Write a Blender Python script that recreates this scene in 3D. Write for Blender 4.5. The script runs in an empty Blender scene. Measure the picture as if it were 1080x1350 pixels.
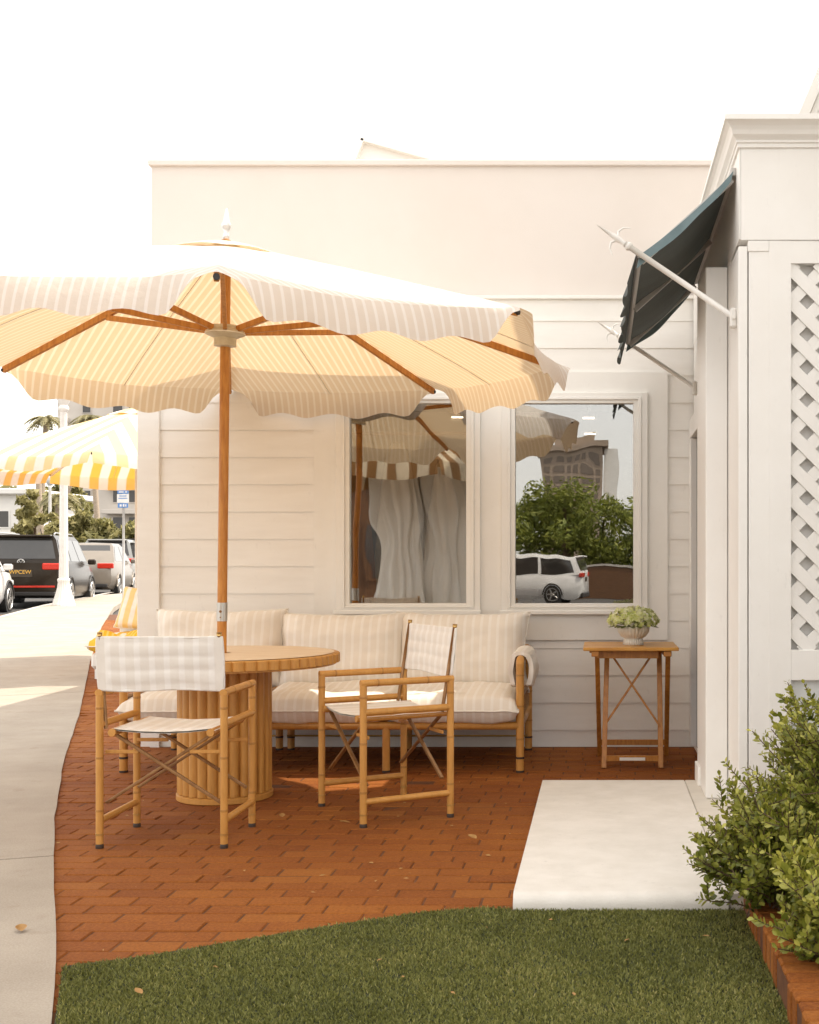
import bpy, math, random
from mathutils import Vector, Matrix, noise
R = math.radians
PI = math.pi
rnd = random.Random(7)
sc = bpy.context.scene
COL = sc.collection

# ------------------------------------------------------------------ helpers
class MB:
    """collects geometry of ONE mesh object"""
    def __init__(s):
        s.v = []; s.f = []; s.uv = []; s.t = []
    def add(s, verts, faces, uv=None, t=0.5):
        b = len(s.v)
        s.v += [tuple(p) for p in verts]
        s.uv += list(uv) if uv else [(0, 0)] * len(verts)
        for f in faces:
            s.f.append(tuple(i + b for i in f)); s.t.append(t)
        return s
    def box(s, x0, x1, y0, y1, z0, z1, t=0.5, bev=0.0):
        if bev <= 0:
            v = [(x0,y0,z0),(x1,y0,z0),(x1,y1,z0),(x0,y1,z0),(x0,y0,z1),(x1,y0,z1),(x1,y1,z1),(x0,y1,z1)]
            s.add(v, [(0,3,2,1),(4,5,6,7),(0,1,5,4),(1,2,6,5),(2,3,7,6),(3,0,4,7)], t=t)
        else:
            s.hull_box((x0+x1)/2, (y0+y1)/2, (z0+z1)/2, abs(x1-x0)/2, abs(y1-y0)/2, abs(z1-z0)/2, bev, t)
        return s
    def hull_box(s, cx, cy, cz, hx, hy, hz, b, t=0.5, mtx=None):
        b = min(b, hx*.9, hy*.9, hz*.9)
        v = []; idx = {}
        for sx in (-1,1):
            for sy in (-1,1):
                for sz in (-1,1):
                    for k in range(3):
                        p = [sx*hx, sy*hy, sz*hz]
                        for a in range(3):
                            if a != k: p[a] -= (sx,sy,sz)[a]*b
                        idx[(sx,sy,sz,k)] = len(v); v.append(Vector(p))
        f = []
        for k in range(3):
            a, c = [(1,2),(2,0),(0,1)][k]
            for sg in (-1,1):
                q = []
                for (u,w) in ((-1,-1),(1,-1),(1,1),(-1,1)):
                    key = [0,0,0]; key[k]=sg; key[a]=u; key[c]=w
                    q.append(idx[(*key,k)])
                f.append(tuple(q) if sg > 0 else tuple(reversed(q)))
        for k in range(3):                       # edges parallel to axis k
            a, c = [(1,2),(2,0),(0,1)][k]
            for u in (-1,1):
                for w in (-1,1):
                    lo=[0,0,0]; hi=[0,0,0]
                    lo[k]=-1; hi[k]=1; lo[a]=hi[a]=u; lo[c]=hi[c]=w
                    q=(idx[(*lo,a)],idx[(*hi,a)],idx[(*hi,c)],idx[(*lo,c)])
                    f.append(q if u*w < 0 else tuple(reversed(q)))
        for sx in (-1,1):
            for sy in (-1,1):
                for sz in (-1,1):
                    q=(idx[(sx,sy,sz,0)],idx[(sx,sy,sz,1)],idx[(sx,sy,sz,2)])
                    f.append(q if sx*sy*sz > 0 else tuple(reversed(q)))
        c0 = Vector((cx,cy,cz))
        v = [(mtx @ p if mtx else p) + c0 for p in v]
        return s.add(v, f, t=t)
    def beam(s, p0, p1, w, h, up=(0,0,1), bev=0.002, t=0.5):
        p0=Vector(p0); p1=Vector(p1); d=p1-p0; L=d.length; d.normalize()
        up=Vector(up); x=d.cross(up)
        if x.length<1e-5: x=d.cross(Vector((1,0,0)))
        x.normalize(); z=x.cross(d)
        m=Matrix((x,d,z)).transposed()
        c=(p0+p1)/2
        return s.hull_box(c.x,c.y,c.z,w/2,L/2,h/2,bev,t,m)
    def tube(s, pts, r, seg=10, t=0.5, cap=True, closed=False):
        P=[Vector(p) for p in pts]; n=len(P)
        rr = r if isinstance(r,(list,tuple)) else [r]*n
        T=[]
        for i in range(n):
            a = P[(i-1)%n] if (closed or i>0) else P[i]
            b = P[(i+1)%n] if (closed or i<n-1) else P[i]
            d=(b-a); d.normalize(); T.append(d)
        ref=Vector((0,0,1)) if abs(T[0].z)<.9 else Vector((1,0,0))
        x=T[0].cross(ref).normalized()
        verts=[]
        for i in range(n):
            x=(x-T[i]*x.dot(T[i])).normalized(); y=T[i].cross(x)
            for k in range(seg):
                a=2*PI*k/seg
                verts.append(P[i]+(x*math.cos(a)+y*math.sin(a))*rr[i])
        f=[]
        m=n if closed else n-1
        for i in range(m):
            j=(i+1)%n
            for k in range(seg):
                k2=(k+1)%seg
                f.append((i*seg+k,j*seg+k,j*seg+k2,i*seg+k2)[::-1])
        if cap and not closed:
            f.append(tuple(range(seg))); f.append(tuple(reversed(range((n-1)*seg,n*seg))))
        return s.add(verts,f,t=t)
    def lathe(s, prof, c=(0,0,0), seg=24, flute=0, amp=0.0, t=0.5, rot=0.0, uvs=False):
        """prof: list of (radius, z); flutes: half-round lobes pushed outward"""
        v=[]; f=[]; n=len(prof)
        for (r,z) in prof:
            for k in range(seg):
                a=2*PI*k/seg+rot
                q=r
                if flute: q=r+amp*(abs(math.sin(a*flute/2))**.6-1)
                v.append((c[0]+q*math.cos(a),c[1]+q*math.sin(a),c[2]+z))
        for i in range(n-1):
            for k in range(seg):
                k2=(k+1)%seg
                f.append((i*seg+k,i*seg+k2,(i+1)*seg+k2,(i+1)*seg+k))
        if prof[0][0]>1e-4: f.append(tuple(reversed(range(seg))))
        if prof[-1][0]>1e-4: f.append(tuple(range((n-1)*seg,n*seg)))
        return s.add(v,f,t=t)
    def grid(s, fn, nu, nv, t=0.5, uvf=None, flip=False):
        v=[];uv=[];f=[]
        for j in range(nv+1):
            for i in range(nu+1):
                a,b=i/nu,j/nv
                v.append(fn(a,b)); uv.append(uvf(a,b) if uvf else (a,b))
        for j in range(nv):
            for i in range(nu):
                q=(j*(nu+1)+i,j*(nu+1)+i+1,(j+1)*(nu+1)+i+1,(j+1)*(nu+1)+i)
                f.append(q[::-1] if flip else q)
        return s.add(v,f,uv,t)
    def prism(s, poly, z0, z1, t=0.5):
        n=len(poly)
        v=[(x,y,z0) for x,y in poly]+[(x,y,z1) for x,y in poly]
        f=[tuple(reversed(range(n))),tuple(range(n,2*n))]
        f+=[(i,(i+1)%n,n+(i+1)%n,n+i) for i in range(n)]
        return s.add(v,f,t=t)
    def build(s, name, mat, parent=None, smooth=False, loc=None, rot=None, angle=None):
        me=bpy.data.meshes.new(name)
        me.from_pydata(s.v,[],s.f)
        uvl=me.uv_layers.new(name='UVMap')
        li=[0]*len(me.loops); me.loops.foreach_get('vertex_index',li)
        flat=[c for i in li for c in s.uv[i]]
        uvl.data.foreach_set('uv',flat)
        at=me.attributes.new('tint','FLOAT','FACE'); at.data.foreach_set('value',s.t)
        if smooth:
            me.polygons.foreach_set('use_smooth',[True]*len(me.polygons))
            if angle is not None and hasattr(me,'set_sharp_from_angle'): me.set_sharp_from_angle(angle=R(angle))
        me.materials.append(mat)
        me.update()
        o=bpy.data.objects.new(name,me); COL.objects.link(o)
        if parent: o.parent=parent
        if loc: o.location=loc
        if rot: o.rotation_euler=rot
        return o

def tag(o, label=None, cat=None, group=None, kind=None):
    if label: o['label']=label
    if cat: o['category']=cat
    if group: o['group']=group
    if kind: o['kind']=kind
    return o
def thing(name, label, cat, loc=(0,0,0), rz=0, group=None):
    o=bpy.data.objects.new(name,None); COL.objects.link(o)
    o.location=loc; o.rotation_euler=(0,0,rz); o.empty_display_size=.1
    return tag(o,label,cat,group)
def copy_tree(o, parent=None):
    c=o.copy(); COL.objects.link(c)
    if parent: c.parent=parent
    for ch in list(o.children): copy_tree(ch,c)
    return c
def text_mesh(body, size, name, mat, parent, loc, rot, ext=.003):
    cu=bpy.data.curves.new(name,'FONT'); cu.body=body; cu.size=size; cu.extrude=ext
    cu.align_x='CENTER'; cu.align_y='CENTER'
    tmp=bpy.data.objects.new(name+'_tmp',cu); COL.objects.link(tmp)
    dg=bpy.context.evaluated_depsgraph_get()
    me=bpy.data.meshes.new_from_object(tmp.evaluated_get(dg))
    bpy.data.objects.remove(tmp)
    me.materials.clear(); me.materials.append(mat)
    o=bpy.data.objects.new(name,me); COL.objects.link(o)
    o.parent=parent; o.location=loc; o.rotation_euler=rot
    return o
FPX=1600.0
def W(x,y,Y):   # photo pixel at depth Y -> world point
    return Vector(((x-790)*Y/FPX, Y, 1.2+(743-y)*Y/FPX))

# ------------------------------------------------------------------ materials
def nodes(name):
    m=bpy.data.materials.new(name); m.use_nodes=True
    nt=m.node_tree; b=nt.nodes['Principled BSDF']
    return m,nt,b
def coords(nt,stretch=(1,1,1),src='Object'):
    tc=nt.nodes.new('ShaderNodeTexCoord'); mp=nt.nodes.new('ShaderNodeMapping')
    nt.links.new(tc.outputs[src],mp.inputs['Vector']); mp.inputs['Scale'].default_value=stretch
    return mp.outputs['Vector']
def nz(nt,vec,scale,detail=4,rough=.6):
    n=nt.nodes.new('ShaderNodeTexNoise'); n.inputs['Scale'].default_value=scale
    n.inputs['Detail'].default_value=detail; n.inputs['Roughness'].default_value=rough
    nt.links.new(vec,n.inputs['Vector']); return n.outputs['Fac']
def ramp(nt,fac,stops):
    r=nt.nodes.new('ShaderNodeValToRGB'); e=r.color_ramp.elements
    while len(e)<len(stops): e.new(.5)
    for i,(p,c) in enumerate(stops):
        e[i].position=p; e[i].color=(*c,1) if len(c)==3 else c
    nt.links.new(fac,r.inputs['Fac']); return r.outputs['Color']
def mix(nt,fac,a,b,mode='MIX'):
    n=nt.nodes.new('ShaderNodeMix'); n.data_type='RGBA'; n.blend_type=mode
    for sock,val in ((n.inputs[0],fac),(n.inputs[6],a),(n.inputs[7],b)):
        if isinstance(val,(int,float)): sock.default_value=val
        elif isinstance(val,tuple): sock.default_value=(*val,1)
        else: nt.links.new(val,sock)
    return n.outputs[2]
def bump(nt,b,h,strength=.3,dist=.01):
    n=nt.nodes.new('ShaderNodeBump'); n.inputs['Strength'].default_value=strength
    n.inputs['Distance'].default_value=dist
    nt.links.new(h,n.inputs['Height']); nt.links.new(n.outputs['Normal'],b.inputs['Normal'])
def M(name,c1,c2=None,scale=8,rough=.6,bmp=.0,bscale=60,bdist=.004,stretch=(1,1,1),metal=0,spec=.5,lo=.35,hi=.65,tint=None,coat=0,speck=0):
    m,nt,b=nodes(name)
    b.inputs['Roughness'].default_value=rough; b.inputs['Metallic'].default_value=metal
    b.inputs['Specular IOR Level'].default_value=spec
    if coat: b.inputs['Coat Weight'].default_value=coat; b.inputs['Coat Roughness'].default_value=.05
    if c2 is None: c2=tuple(x*.9 for x in c1)
    v=coords(nt,stretch)
    c=ramp(nt,nz(nt,v,scale),[(lo,c2),(hi,c1)])
    if speck:
        c=mix(nt,ramp(nt,nz(nt,coords(nt,(1,1,.35)),26,8,.75),[(.60,(0,0,0)),(.78,(speck,speck,speck))]),c,tuple(x*.62 for x in c2))
    if tint:
        a=nt.nodes.new('ShaderNodeAttribute'); a.attribute_name='tint'
        c=mix(nt,.55,c,ramp(nt,a.outputs['Fac'],tint))
    nt.links.new(c,b.inputs['Base Color'])
    if bmp: bump(nt,b,nz(nt,v,bscale,6),bmp,bdist)
    return m
def leafmat(name,stops,trans=.35,rough=.45):
    m,nt,b=nodes(name)
    a=nt.nodes.new('ShaderNodeAttribute'); a.attribute_name='tint'
    c=ramp(nt,a.outputs['Fac'],stops)
    nt.links.new(c,b.inputs['Base Color']); b.inputs['Roughness'].default_value=rough
    t=nt.nodes.new('ShaderNodeBsdfTranslucent'); nt.links.new(c,t.inputs['Color'])
    x=nt.nodes.new('ShaderNodeMixShader'); x.inputs[0].default_value=trans
    nt.links.new(b.outputs[0],x.inputs[1]); nt.links.new(t.outputs[0],x.inputs[2])
    nt.links.new(x.outputs[0],nt.nodes['Material Output'].inputs['Surface'])
    return m
def stripes(name,base,line,period,duty,src='Object',axis='X',trans=0.0,tcol=None,tline=None,rough=.85,wr=.25,phase=0.0):
    """woven cloth with parallel stripes; duty = share of the line colour"""
    m,nt,b=nodes(name); b.inputs['Roughness'].default_value=rough
    b.inputs['Specular IOR Level'].default_value=.15
    tc=nt.nodes.new('ShaderNodeTexCoord'); sp=nt.nodes.new('ShaderNodeSeparateXYZ')
    nt.links.new(tc.outputs[src],sp.inputs[0])
    def mth(op,a,bv=None):
        n=nt.nodes.new('ShaderNodeMath'); n.operation=op
        for i,val in enumerate((a,bv)):
            if val is None: continue
            if isinstance(val,(int,float)): n.inputs[i].default_value=val
            else: nt.links.new(val,n.inputs[i])
        return n.outputs[0]
    q=mth('FRACT',mth('ADD',mth('MULTIPLY',sp.outputs[axis],1/period),100.0+phase))
    tri=mth('ABSOLUTE',mth('SUBTRACT',q,.5))           # 0 in the line's middle
    e=.03
    def pick(cb,cl): return ramp(nt,tri,[(max(0,duty/2-e),cl),(duty/2+e,cb)])
    c=pick(base,line)
    v=coords(nt)
    c=mix(nt,.12,c,ramp(nt,nz(nt,v,9,5),[(.3,tuple(x*.75 for x in base)),(.7,tuple(min(1,x*1.12) for x in base))]))
    nt.links.new(c,b.inputs['Base Color'])
    ad=nt.nodes.new('ShaderNodeMath'); ad.operation='ADD'
    nt.links.new(nz(nt,v,14,3),ad.inputs[0])
    w2=nt.nodes.new('ShaderNodeMath'); w2.operation='MULTIPLY'; w2.inputs[1].default_value=.12
    nt.links.new(nz(nt,v,420,2),w2.inputs[0]); nt.links.new(w2.outputs[0],ad.inputs[1])
    bump(nt,b,ad.outputs[0],wr,.012)
    if trans:
        t=nt.nodes.new('ShaderNodeBsdfTranslucent')
        nt.links.new(pick(tcol,tline),t.inputs['Color'])
        x=nt.nodes.new('ShaderNodeMixShader'); x.inputs[0].default_value=trans
        nt.links.new(b.outputs[0],x.inputs[1]); nt.links.new(t.outputs[0],x.inputs[2])
        nt.links.new(x.outputs[0],nt.nodes['Material Output'].inputs['Surface'])
    return m

paint=M('cream_white_paint',(.86,.84,.795),(.825,.80,.75),3,.5,.12,45,.003,speck=.35)
paint_board=M('white_board_paint',(.86,.835,.79),(.82,.79,.74),2,.5,.15,30,.003,stretch=(1,1,6),speck=.35)
stucco=M('smooth_stucco',(.74,.68,.63),(.715,.655,.60),1.6,.8,.25,180,.003)
paint_cool=M('white_gloss_paint',(.87,.85,.815),(.84,.815,.775),3,.4,.1,40,.003,speck=.3)
panel_grey=M('pale_grey_panel_paint',(.70,.72,.71),None,3,.45)
slabm=M('cream_painted_concrete',(.77,.73,.67),(.69,.65,.585),6.0,.7,.4,150,.004,speck=.6)
threshold=M('cream_stone_sill',(.72,.675,.60),(.64,.60,.53),6,.6,.2,120,.002)
bamboo=M('honey_bamboo',(.60,.295,.070),(.42,.185,.036),14,.42,.25,60,.003,stretch=(3,3,.6),tint=[(0,(.20,.075,.014)),(.5,(.60,.295,.070))])
bamboo_flat=M('bamboo_table_inlay',(.80,.64,.45),(.70,.52,.33),9,.45,.1,60,.002,stretch=(1,6,1))
rod=M('bronze_rod',(.34,.185,.075),(.24,.12,.045),20,.35,0,metal=.35)
brass=M('brass_rod',(.62,.40,.14),None,8,.3,0,metal=.8)
darkfoot=M('dark_rubber_foot',(.05,.03,.02),None,8,.6)
cane=M('cane_binding',(.46,.25,.09),(.28,.14,.05),160,.5,.5,160,.003,stretch=(.1,1,1))
teak=M('oiled_teak',(.50,.215,.040),(.36,.135,.022),16,.45,.2,70,.002,stretch=(4,4,.7))
teak_orange=M('orange_teak',(.60,.265,.05),(.44,.165,.025),12,.45,.2,70,.002,stretch=(4,4,.6))
teak_top=M('varnished_teak_slats',(.68,.35,.065),(.52,.23,.036),10,.35,.15,60,.002,stretch=(.8,7,4))
label_white=M('paper_tag',(.85,.82,.75),None,5,.5)
chrome=M('brushed_steel',(.72,.70,.66),None,20,.28,0,metal=.95)
silver=M('silver_finial_paint',(.72,.70,.67),None,10,.3,metal=.6)
hubm=M('cream_resin_hub',(.66,.58,.42),(.56,.48,.33),20,.4)
white_metal=M('white_powdercoat',(.80,.77,.72),None,10,.4)
greym=M('grey_painted_metal',(.55,.53,.50),None,10,.45)
tealc=stripes('shaded_teal_canvas',(.115,.125,.12),(.105,.115,.11),.3,.5,src='UV',trans=.10,tcol=(.06,.065,.055),tline=(.06,.065,.055))  # canvas colour darkened to carry the shade of its underside
slate_hem=M('lit_teal_hem_canvas',(.15,.205,.215),(.12,.17,.18),12,.85,.3,200,.003)  # lighter copy of the awning teal, for the edge that catches light
canopy_m=stripes('cream_and_tan_canopy_stripe',(.77,.715,.64),(.86,.83,.79),.045,.30,src='UV',trans=.33,tcol=(.74,.51,.27),tline=(.84,.66,.44),wr=.35)
yellow_m=stripes('yellow_and_white_canopy_stripe',(.86,.68,.40),(.87,.84,.80),.215,.5,src='UV',trans=.30,tcol=(.98,.46,.01),tline=(.92,.82,.70))
brown_m=stripes('darkened_canopy_stripe',(.22,.11,.04),(.62,.52,.38),.24,.5,src='UV',trans=.2,tcol=(.20,.10,.03),tline=(.5,.38,.22))  # yellow and white stripes darkened in colour to read as a dim, backlit reflection
cloth=stripes('beige_and_white_cushion_stripe',(.80,.735,.645),(.86,.815,.75),.052,.32,src='Object')
cloth_chair=stripes('beige_and_white_sling_stripe',(.78,.735,.67),(.845,.815,.77),.062,.40,src='Object',wr=.2)
cloth_y=stripes('yellow_and_white_cushion_stripe',(.80,.48,.06),(.84,.80,.74),.15,.55,src='Object')
cloth_y2=stripes('pale_yellow_cushion_stripe',(.82,.62,.28),(.84,.80,.74),.10,.45,src='Object')
towel_m=stripes('golden_towel_stripe',(.80,.42,.03),(.84,.58,.16),.05,.4,src='Object')
piping=M('cream_piping',(.82,.77,.69),None,30,.8)
asphalt=M('asphalt',(.075,.070,.065),(.05,.047,.043),20,.9,.4,300,.004)
kerbm=M('kerb_concrete',(.50,.46,.41),(.42,.38,.34),6,.85,.3,120,.004)
sand_joint=M('dark_joint_sand',(.15,.055,.017),(.08,.028,.009),12,.95)
soil=M('planter_soil',(.05,.032,.02),(.03,.018,.012),30,.95,.6,60,.02)
tyre=M('tyre_rubber',(.022,.021,.02),None,20,.75)
rimm=M('alloy_rim',(.55,.53,.5),None,20,.3,metal=.8)
carglass=M('tinted_car_glass',(.035,.033,.03),None,5,.06,spec=.8)
red_lens=M('red_tail_lens',(.62,.035,.015),(.5,.02,.01),40,.2)
clear_lens=M('clear_lamp_lens',(.75,.74,.7),None,20,.15)
plate_gold=M('gold_plate',(.80,.45,.07),None,9,.4)
plate_dark=M('dark_plate',(.05,.035,.02),None,9,.4)
blackm=M('black_trim',(.025,.022,.02),None,10,.5)
bluem=M('blue_sign_sheet',(.10,.26,.60),None,10,.4)
signwhite=M('white_sign_sheet',(.82,.80,.77),None,10,.4)
trunkm=M('pale_palm_bark',(.50,.41,.31),(.34,.26,.19),10,.9,.4,20,.03,stretch=(1,1,4))
bark=M('brown_bark',(.17,.11,.065),(.09,.055,.03),14,.9,.5,30,.02,stretch=(1,1,.4))
hotelm=M('beige_hotel_stucco',(.62,.565,.50),(.56,.505,.44),.5,.8)
housem=M('white_house_stucco',(.82,.79,.74),None,.5,.8)
roofm=M('warm_tile_roof',(.42,.30,.22),None,3,.8)
dkglass=M('dark_window_glass',(.06,.055,.05),None,3,.1)
towerm=M('sandstone_tower_wall',(.40,.31,.24),(.35,.27,.20),.3,.8)
towerwin=M('tower_window_glass',(.20,.155,.12),None,3,.4)
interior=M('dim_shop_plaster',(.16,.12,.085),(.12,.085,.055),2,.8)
shopwood=M('shop_walnut',(.16,.075,.03),(.10,.045,.018),6,.5,stretch=(1,1,5))
garm=M('ivory_garment',(.66,.60,.52),(.50,.44,.36),5,.9,.3,25,.01,stretch=(3,3,.5))
garm2=M('rust_garment',(.30,.13,.06),(.2,.08,.04),5,.9,.3,25,.01,stretch=(3,3,.5))
potm=M('cream_glazed_pot',(.74,.70,.61),(.68,.63,.53),8,.3)
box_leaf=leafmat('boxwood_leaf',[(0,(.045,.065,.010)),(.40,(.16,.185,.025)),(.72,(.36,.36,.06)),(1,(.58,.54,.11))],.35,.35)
far_leaf=leafmat('street_tree_leaf',[(0,(.10,.10,.035)),(.5,(.26,.24,.085)),(1,(.52,.45,.20))],.4,.6)  # leaf colours paled to stand in for haze over the street
pale_leaf=leafmat('pale_shrub_leaf',[(0,(.16,.15,.05)),(.5,(.30,.26,.09)),(1,(.46,.40,.18))],.3,.6)
hedge_leaf=leafmat('hedge_leaf',[(0,(.055,.075,.010)),(.5,(.19,.22,.03)),(1,(.40,.40,.08))],.3,.6)
palm_leaf=leafmat('palm_frond',[(0,(.22,.20,.09)),(1,(.46,.40,.20))],.4,.5)  # fronds paled too, distance haze put into their colour
petal=leafmat('lime_white_petal',[(0,(.42,.50,.10)),(.4,(.62,.66,.22)),(.75,(.76,.77,.42)),(1,(.84,.82,.62))],.35,.6)
dryleaf=M('dry_leaf',(.42,.24,.08),(.30,.15,.04),30,.7)
turf_leaf=leafmat('turf_fibre',[(0,(.095,.10,.022)),(.5,(.215,.22,.052)),(.85,(.34,.32,.09)),(1,(.46,.40,.15))],.25,.6)
turf_back=M('turf_backing',(.035,.042,.014),(.02,.026,.008),40,.95)

# brick paver
def brick_mat():
    m,nt,b=nodes('terracotta_paver')
    a=nt.nodes.new('ShaderNodeAttribute'); a.attribute_name='tint'
    v=coords(nt)
    base=ramp(nt,a.outputs['Fac'],[(0,(.18,.047,.008)),(.4,(.275,.084,.012)),(.75,(.355,.12,.018)),(1,(.43,.168,.03))])
    mott=ramp(nt,nz(nt,v,85,7,.75),[(.3,(.11,.028,.006)),(.55,(.30,.095,.014)),(.75,(.46,.185,.04))])
    c=mix(nt,.62,base,mott)
    c=mix(nt,ramp(nt,nz(nt,v,1.1,4),[(.35,(0,0,0)),(.75,(.55,.55,.55))]),c,(.17,.045,.010))
    c=mix(nt,ramp(nt,nz(nt,v,3.3,7,.7),[(.58,(0,0,0)),(.72,(.4,.4,.4))]),c,(.20,.05,.010))
    nt.links.new(c,b.inputs['Base Color']); b.inputs['Roughness'].default_value=.82
    b.inputs['Specular IOR Level'].default_value=.25
    bump(nt,b,nz(nt,v,120,6,.7),.8,.005)
    return m
brickm=brick_mat()
def concrete_mat():
    m,nt,b=nodes('sidewalk_concrete')
    v=coords(nt)
    c=ramp(nt,nz(nt,v,2.2,6,.65),[(.3,(.30,.25,.195)),(.7,(.395,.34,.275))])
    c=mix(nt,ramp(nt,nz(nt,v,7,3,.5),[(.62,(0,0,0)),(.74,(.5,.5,.5))]),c,(.24,.18,.12))
    c=mix(nt,.18,c,ramp(nt,nz(nt,v,160,2),[(.35,(.25,.20,.15)),(.65,(.62,.55,.46))]))
    nt.links.new(c,b.inputs['Base Color']); b.inputs['Roughness'].default_value=.85
    bump(nt,b,nz(nt,v,220,5),.35,.003)
    return m
concrete=concrete_mat()
def glass_mat():
    m,nt,b=nodes('old_window_glass')
    nt.nodes.remove(b)
    g=nt.nodes.new('ShaderNodeBsdfGlossy'); g.inputs['Roughness'].default_value=.0
    g.inputs['Color'].default_value=(.93,.93,.92,1)
    t=nt.nodes.new('ShaderNodeBsdfTransparent'); t.inputs['Color'].default_value=(.86,.85,.82,1)
    x=nt.nodes.new('ShaderNodeMixShader'); x.inputs[0].default_value=.25
    v=coords(nt,(1,1,.7))
    bp=nt.nodes.new('ShaderNodeBump'); bp.inputs['Strength'].default_value=.07; bp.inputs['Distance'].default_value=.02
    nt.links.new(nz(nt,v,3.2,1,.4),bp.inputs['Height'])
    nt.links.new(bp.outputs['Normal'],g.inputs['Normal'])
    nt.links.new(t.outputs[0],x.inputs[1]); nt.links.new(g.outputs[0],x.inputs[2])
    nt.links.new(x.outputs[0],nt.nodes['Material Output'].inputs['Surface'])
    return m
glass=glass_mat()
def carpaint(name,c,metal=.3,rough=.25): return M(name,c,None,3,rough,metal=metal,coat=.25 if sum(c)>.2 else .06,spec=.5 if sum(c)>.2 else .22)

# ------------------------------------------------------------------ ground
def g(Y):
    return 0.0 if Y<9 else (.0135*(Y-9) if Y<60 else .0135*51)
EDGE=[(-.2,0),(-1.36,3.0),(-1.589,3.556),(-2.12,4.72),(-2.557,5.7),(-3.29,7.47),(-4.17,9.75),(-5.95,14.2),(-8.2,20),(-10.6,26.5),(-12.2,31.5)]
KERB=[(-7.2,0),(-7.6,3),(-8.6,10),(-10.95,22),(-12.45,27.4),(-13.3,31.5),(-15.1,40),(-19.5,60)]
def interp(poly,Y):
    for (x0,y0),(x1,y1) in zip(poly,poly[1:]):
        if Y<=y1: return x0+(x1-x0)*(Y-y0)/(y1-y0)
    (x0,y0),(x1,y1)=poly[-2:]
    return x0+(x1-x0)*(Y-y0)/(y1-y0)

mb=MB()   # asphalt sheet follows the gentle rise of the street
ys=[-400,-60,-20,-6,9,20,30,40,50,60,120,500]
for a,b in zip(ys,ys[1:]):
    mb.add([(-500,a,g(a)-.125),(500,a,g(a)-.125),(500,b,g(b)-.125),(-500,b,g(b)-.125)],[(0,1,2,3)])
tag(mb.build('road',asphalt),kind='structure')

mb=MB()   # sidewalk: concrete panels with open joints, following the curved brick edge
jn=4.936-6.06
while jn<34:
    y0=jn+.006; y1=jn+6.06-.006; n=24
    top=[];out=[]
    for i in range(n+1):
        y=y0+(y1-y0)*i/n
        ye=max(y,-6)
        xe=interp(EDGE,ye)+.007*noise.noise((ye*3.1,0,3))+.004*noise.noise((ye*11,5,3))
        yk=ye-1.9; xk=interp(KERB,yk)
        if xk>xe-.05: xk=xe-.05
        top.append((xe,ye,g(ye)+.012)); out.append((xk,yk,g(yk)+.012))
    v=top+out+[(x,y,z-.11) for x,y,z in top]+[(x,y,z-.11) for x,y,z in out]
    m=n+1; f=[]
    for i in range(n):
        f.append((m+i,i,i+1,m+i+1)); f.append((i,2*m+i,2*m+i+1,i+1)); f.append((m+i+1,3*m+i+1,3*m+i,m+i))
    f.append((0,m,3*m,2*m)); f.append((n,2*m+n,3*m+n,m+n))
    mb.add(v,f)
    jn+=6.06
tag(mb.build('sidewalk',concrete),kind='structure')

mb=MB()   # kerb
for i in range(-2,36):
    a=i*1.2; b=a+1.194
    xa,xb=interp(KERB,a),interp(KERB,b)
    mb.add([(xa+.004,a,g(a)+.016),(xb+.004,b,g(b)+.016),(xb-.15,b,g(b)+.012),(xa-.15,a,g(a)+.012),(xa-.17,a,g(a)-.13),(xb-.17,b,g(b)-.13)],[(0,1,2,3),(3,2,5,4)])
tag(mb.build('kerb',kerbm),kind='structure')

# brick paving: every paver modelled, running bond, joints of dark sand
mb=MB(); mb.add([(-14,2.9,-.0035),(1.2,2.9,-.0035),(1.2,8.2,-.0035),(-14,8.2,-.0035)],[(0,1,2,3)])
mb.add([(-14,8.2,-.012),(-2.9,8.2,-.012),(-2.9,9,-.012),(-14,9,-.012)],[(0,1,2,3)])
mb.add([(-14,9,-.012),(-2.9,9,-.012),(-2.9,24,g(24)-.012),(-14,24,g(24)-.012)],[(0,1,2,3)])
tag(mb.build('paving_bed',sand_joint),kind='structure')
mb=MB()
bw,bl,gap=.1015,.2055,.0035
row=0; y=3.25
while y<22:
    off=(row%2)*.5*bl+rnd.uniform(-.026,.026)
    xl=interp(EDGE,y)-.2
    xr=1.0 if y<7.9 else -3.04
    xi=math.floor((xl-off)/bl)
    x=xi*bl+off
    while x<xr:
        if y>12 and x>xr-bl: break
        z=g(y)+rnd.gauss(0,.0014)
        sx,sy=rnd.gauss(0,.003),rnd.gauss(0,.004)
        t=min(1,max(0,rnd.gauss(.5,.24)))
        x0,x1,y0,y1=x+gap/2+rnd.uniform(0,.0015),x+bl-gap/2-rnd.uniform(0,.0015),y+gap/2+rnd.uniform(0,.0012),y+bw-gap/2-rnd.uniform(0,.0012)
        if x1>xr+.1: x1=xr+.1
        b=.004
        hz=lambda px,py:z+(px-x)*sx+(py-y)*sy
        v=[(px,py,hz(px,py)-.004) for px,py in((x0,y0),(x1,y0),(x1,y1),(x0,y1))]
        v+=[(px,py,hz(px,py)) for px,py in((x0+b,y0+b),(x1-b,y0+b),(x1-b,y1-b),(x0+b,y1-b))]
        v+=[(px,py,z-.03) for px,py in((x0,y0),(x1,y0),(x1,y1),(x0,y1))]
        f=[(4,5,6,7)]+[(i,(i+1)%4,4+(i+1)%4,4+i) for i in range(4)]+[(8+i,8+(i+1)%4,(i+1)%4,i) for i in range(4)]
        if x1-x0>.02: mb.add(v,f,t=t)
        x+=bl
    y+=bw; row+=1
tag(mb.build('brick_paving',brickm),kind='structure')

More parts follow.
